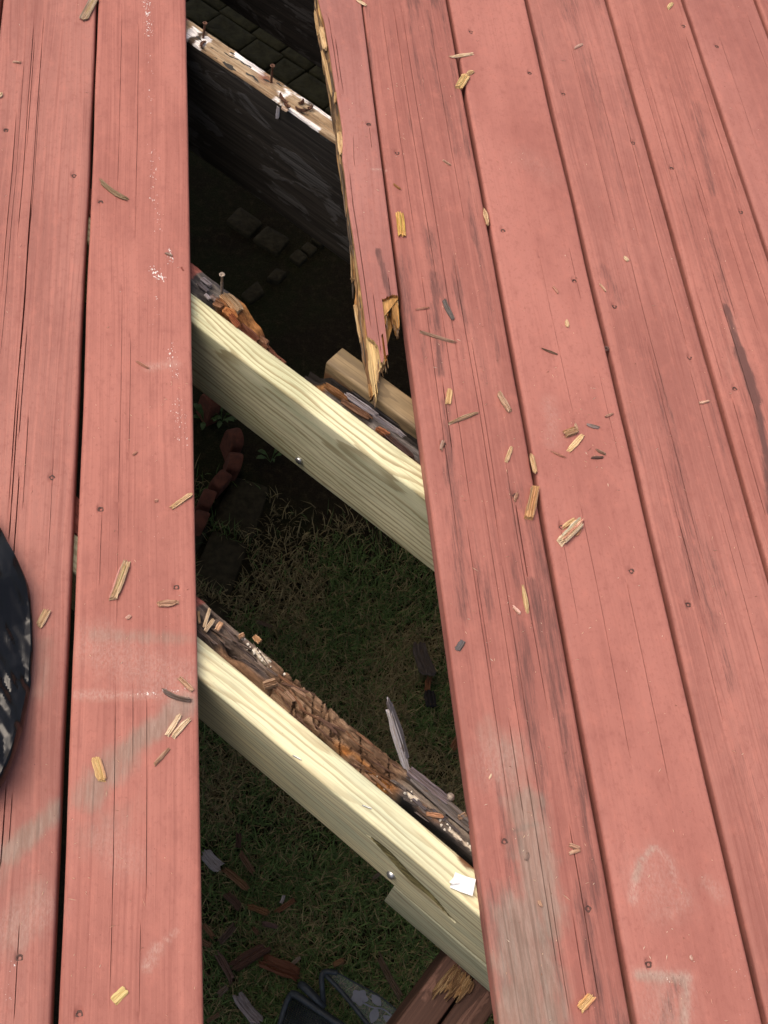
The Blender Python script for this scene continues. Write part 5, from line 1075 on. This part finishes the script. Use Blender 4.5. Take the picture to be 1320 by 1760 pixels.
rel(bmobj('frame_bar', tube(cat([(556, 1722, -.03), (554, 1700, 0), (553, 1678, .01), (560, 1670, .01), (580, 1672, .01)], zf), .0065), BLACKM, fr), fr)
rel(bmobj('frame_bar', tube(cat([(558, 1674, .008), (590, 1708, .008), (640, 1770, .008)], zf), .0055), BLACKM, fr), fr)
rel(bmobj('frame_wire', tube(cat([(580, 1672, .01), (612, 1690, .01), (652, 1712, .01), (700, 1752, .01)], zf), .0018, 6), BLACKM, fr), fr)
sh = [at(x, y, zf + .006) for x, y in ((562, 1675), (580, 1674), (612, 1692), (652, 1714), (700, 1754), (720, 1790), (655, 1790), (640, 1768), (590, 1707))]
V = sh + [p - np.array([0, 0, .0015]) for p in sh]; n = len(sh)
rel(obj('clear_sheet', V, [tuple(range(n)), tuple(range(2 * n - 1, n - 1, -1))] + [(i, (i + 1) % n, n + (i + 1) % n, n + i) for i in range(n)], GLASS, fr, False), fr)
def blob(cx, cy, rx, ry, rot, lobes=0, amp=0.0, z=0.008):
    n = 36; pts = []
    for i in range(n):
        a = 2 * math.pi * i / n; k = 1 + amp * math.cos(lobes * a); u, v = rx * k * math.cos(a), ry * k * math.sin(a)
        if lobes == 0: v *= math.sin(math.pi * (0.5 + 0.5 * math.cos(a))) ** 0.5 if 0 < i < n and i != n // 2 else 0.05
        pts.append(at(cx + u * math.cos(rot) - v * math.sin(rot), cy + u * math.sin(rot) + v * math.cos(rot), zf + z))
    V = pts + [p - np.array([0, 0, .001]) for p in pts]
    return rel(obj('printed_flower' if lobes else 'printed_leaf', V, [tuple(range(n)), tuple(range(2 * n - 1, n - 1, -1))] + [(i, (i + 1) % n, n + (i + 1) % n, n + i) for i in range(n)], PRINT, fr, False), fr)
blob(618, 1714, 14, 13, .3, 5, .14); blob(647, 1719, 13, 7, .9); blob(643, 1745, 15, 8, 1.9); blob(668, 1752, 12, 6, .6)
rel(bmobj('printed_stem', tube(cat([(622, 1722, 0), (640, 1731, 0), (660, 1735, 0), (680, 1752, 0)], zf + .008), .002, 5, .3), PRINT, fr), fr)
# weeds
def weed(px, py, n, L, seed, lab):
    r = random.Random(seed); base = Vector(at(px, py, GZ)); V = []; F = []
    for i in range(n):
        a = r.uniform(0, 6.3); l = L * r.uniform(.6, 1.1); d = Vector((math.cos(a), math.sin(a), 0)); e = Vector((-d.y, d.x, 0)); k = len(V)
        for t, w_, z in ((0, .05, .0), (.35, .10, .035), (.6, .32, .045), (.85, .26, .05), (1, .03, .045)):
            c = base + d * (l * t) + Vector((0, 0, z + r.uniform(0, .004))); V += [tuple(c - e * (w_ * l * .5)), tuple(c + e * (w_ * l * .5))]
        F += [(k + 2 * j, k + 2 * j + 1, k + 2 * j + 3, k + 2 * j + 2) for j in range(4)]
    tag(obj('weed', V, F, LEAFM, None, True), lab, 'weed', 'weeds under the deck')
weed(465, 795, 7, .045, 1, 'small green weed beside the dark paver under the new joist'); weed(352, 728, 8, .05, 2, 'small leafy weed behind the terracotta edging near the left board'); weed(380, 727, 8, .05, 3, 'small leafy weed right on top of the terracotta edging')
# grass
RG = np.random.default_rng(9)
NB = 95000
p00 = at(330, 1775, GZ); gx = RG.uniform(-0.12, 1.02, NB * 2); gy = RG.uniform(-0.85, 2.3, NB * 2)
# keep what the hole can show, thin out towards the deep shade, none on stones
dens = (1 - sstep(0.15, 0.75, gy + 0.35 * (fbm(gx * 4, gy * 4, 31, 3) - 0.5))) * (0.55 + 0.45 * sstep(0.3, 0.6, fbm(gx * 7, gy * 7, 3, 3)))
keep = RG.random(NB * 2) < dens
for p in PV:
    c = sum(p) / len(p); rr = np.mean([np.hypot(*(q - c)) for q in p]); keep &= (np.hypot(gx - c[0], gy - c[1]) > rr * .74)
gx, gy = gx[keep][:NB], gy[keep][:NB]; n = len(gx)
L = RG.uniform(.022, .062, n); az = RG.uniform(0, 2 * math.pi, n); lean = RG.uniform(.35, 1.35, n); wd = RG.uniform(.0020, .0040, n)
dx, dy = np.cos(az), np.sin(az); base = np.stack([gx, gy, np.full(n, GZ)], -1); dirv = np.stack([dx, dy, 0 * dx], -1); ev = np.stack([-dy, dx, 0 * dx], -1); up = np.array([0, 0, 1.0])
m1 = base + dirv * (L * .42 * np.sin(lean * .6))[:, None] + up * (L * .5 * np.cos(lean * .6))[:, None]; tp = m1 + dirv * (L * .6 * np.sin(lean))[:, None] + up * (L * .5 * np.cos(lean))[:, None]
V = np.stack([base - ev * wd[:, None] / 2, base + ev * wd[:, None] / 2, m1 - ev * wd[:, None] * .42, m1 + ev * wd[:, None] * .42, tp], 1).reshape(-1, 3)
k = np.arange(n) * 5; F = [(a, a + 1, a + 3, a + 2) for a in k] + [(a + 2, a + 3, a + 4) for a in k]
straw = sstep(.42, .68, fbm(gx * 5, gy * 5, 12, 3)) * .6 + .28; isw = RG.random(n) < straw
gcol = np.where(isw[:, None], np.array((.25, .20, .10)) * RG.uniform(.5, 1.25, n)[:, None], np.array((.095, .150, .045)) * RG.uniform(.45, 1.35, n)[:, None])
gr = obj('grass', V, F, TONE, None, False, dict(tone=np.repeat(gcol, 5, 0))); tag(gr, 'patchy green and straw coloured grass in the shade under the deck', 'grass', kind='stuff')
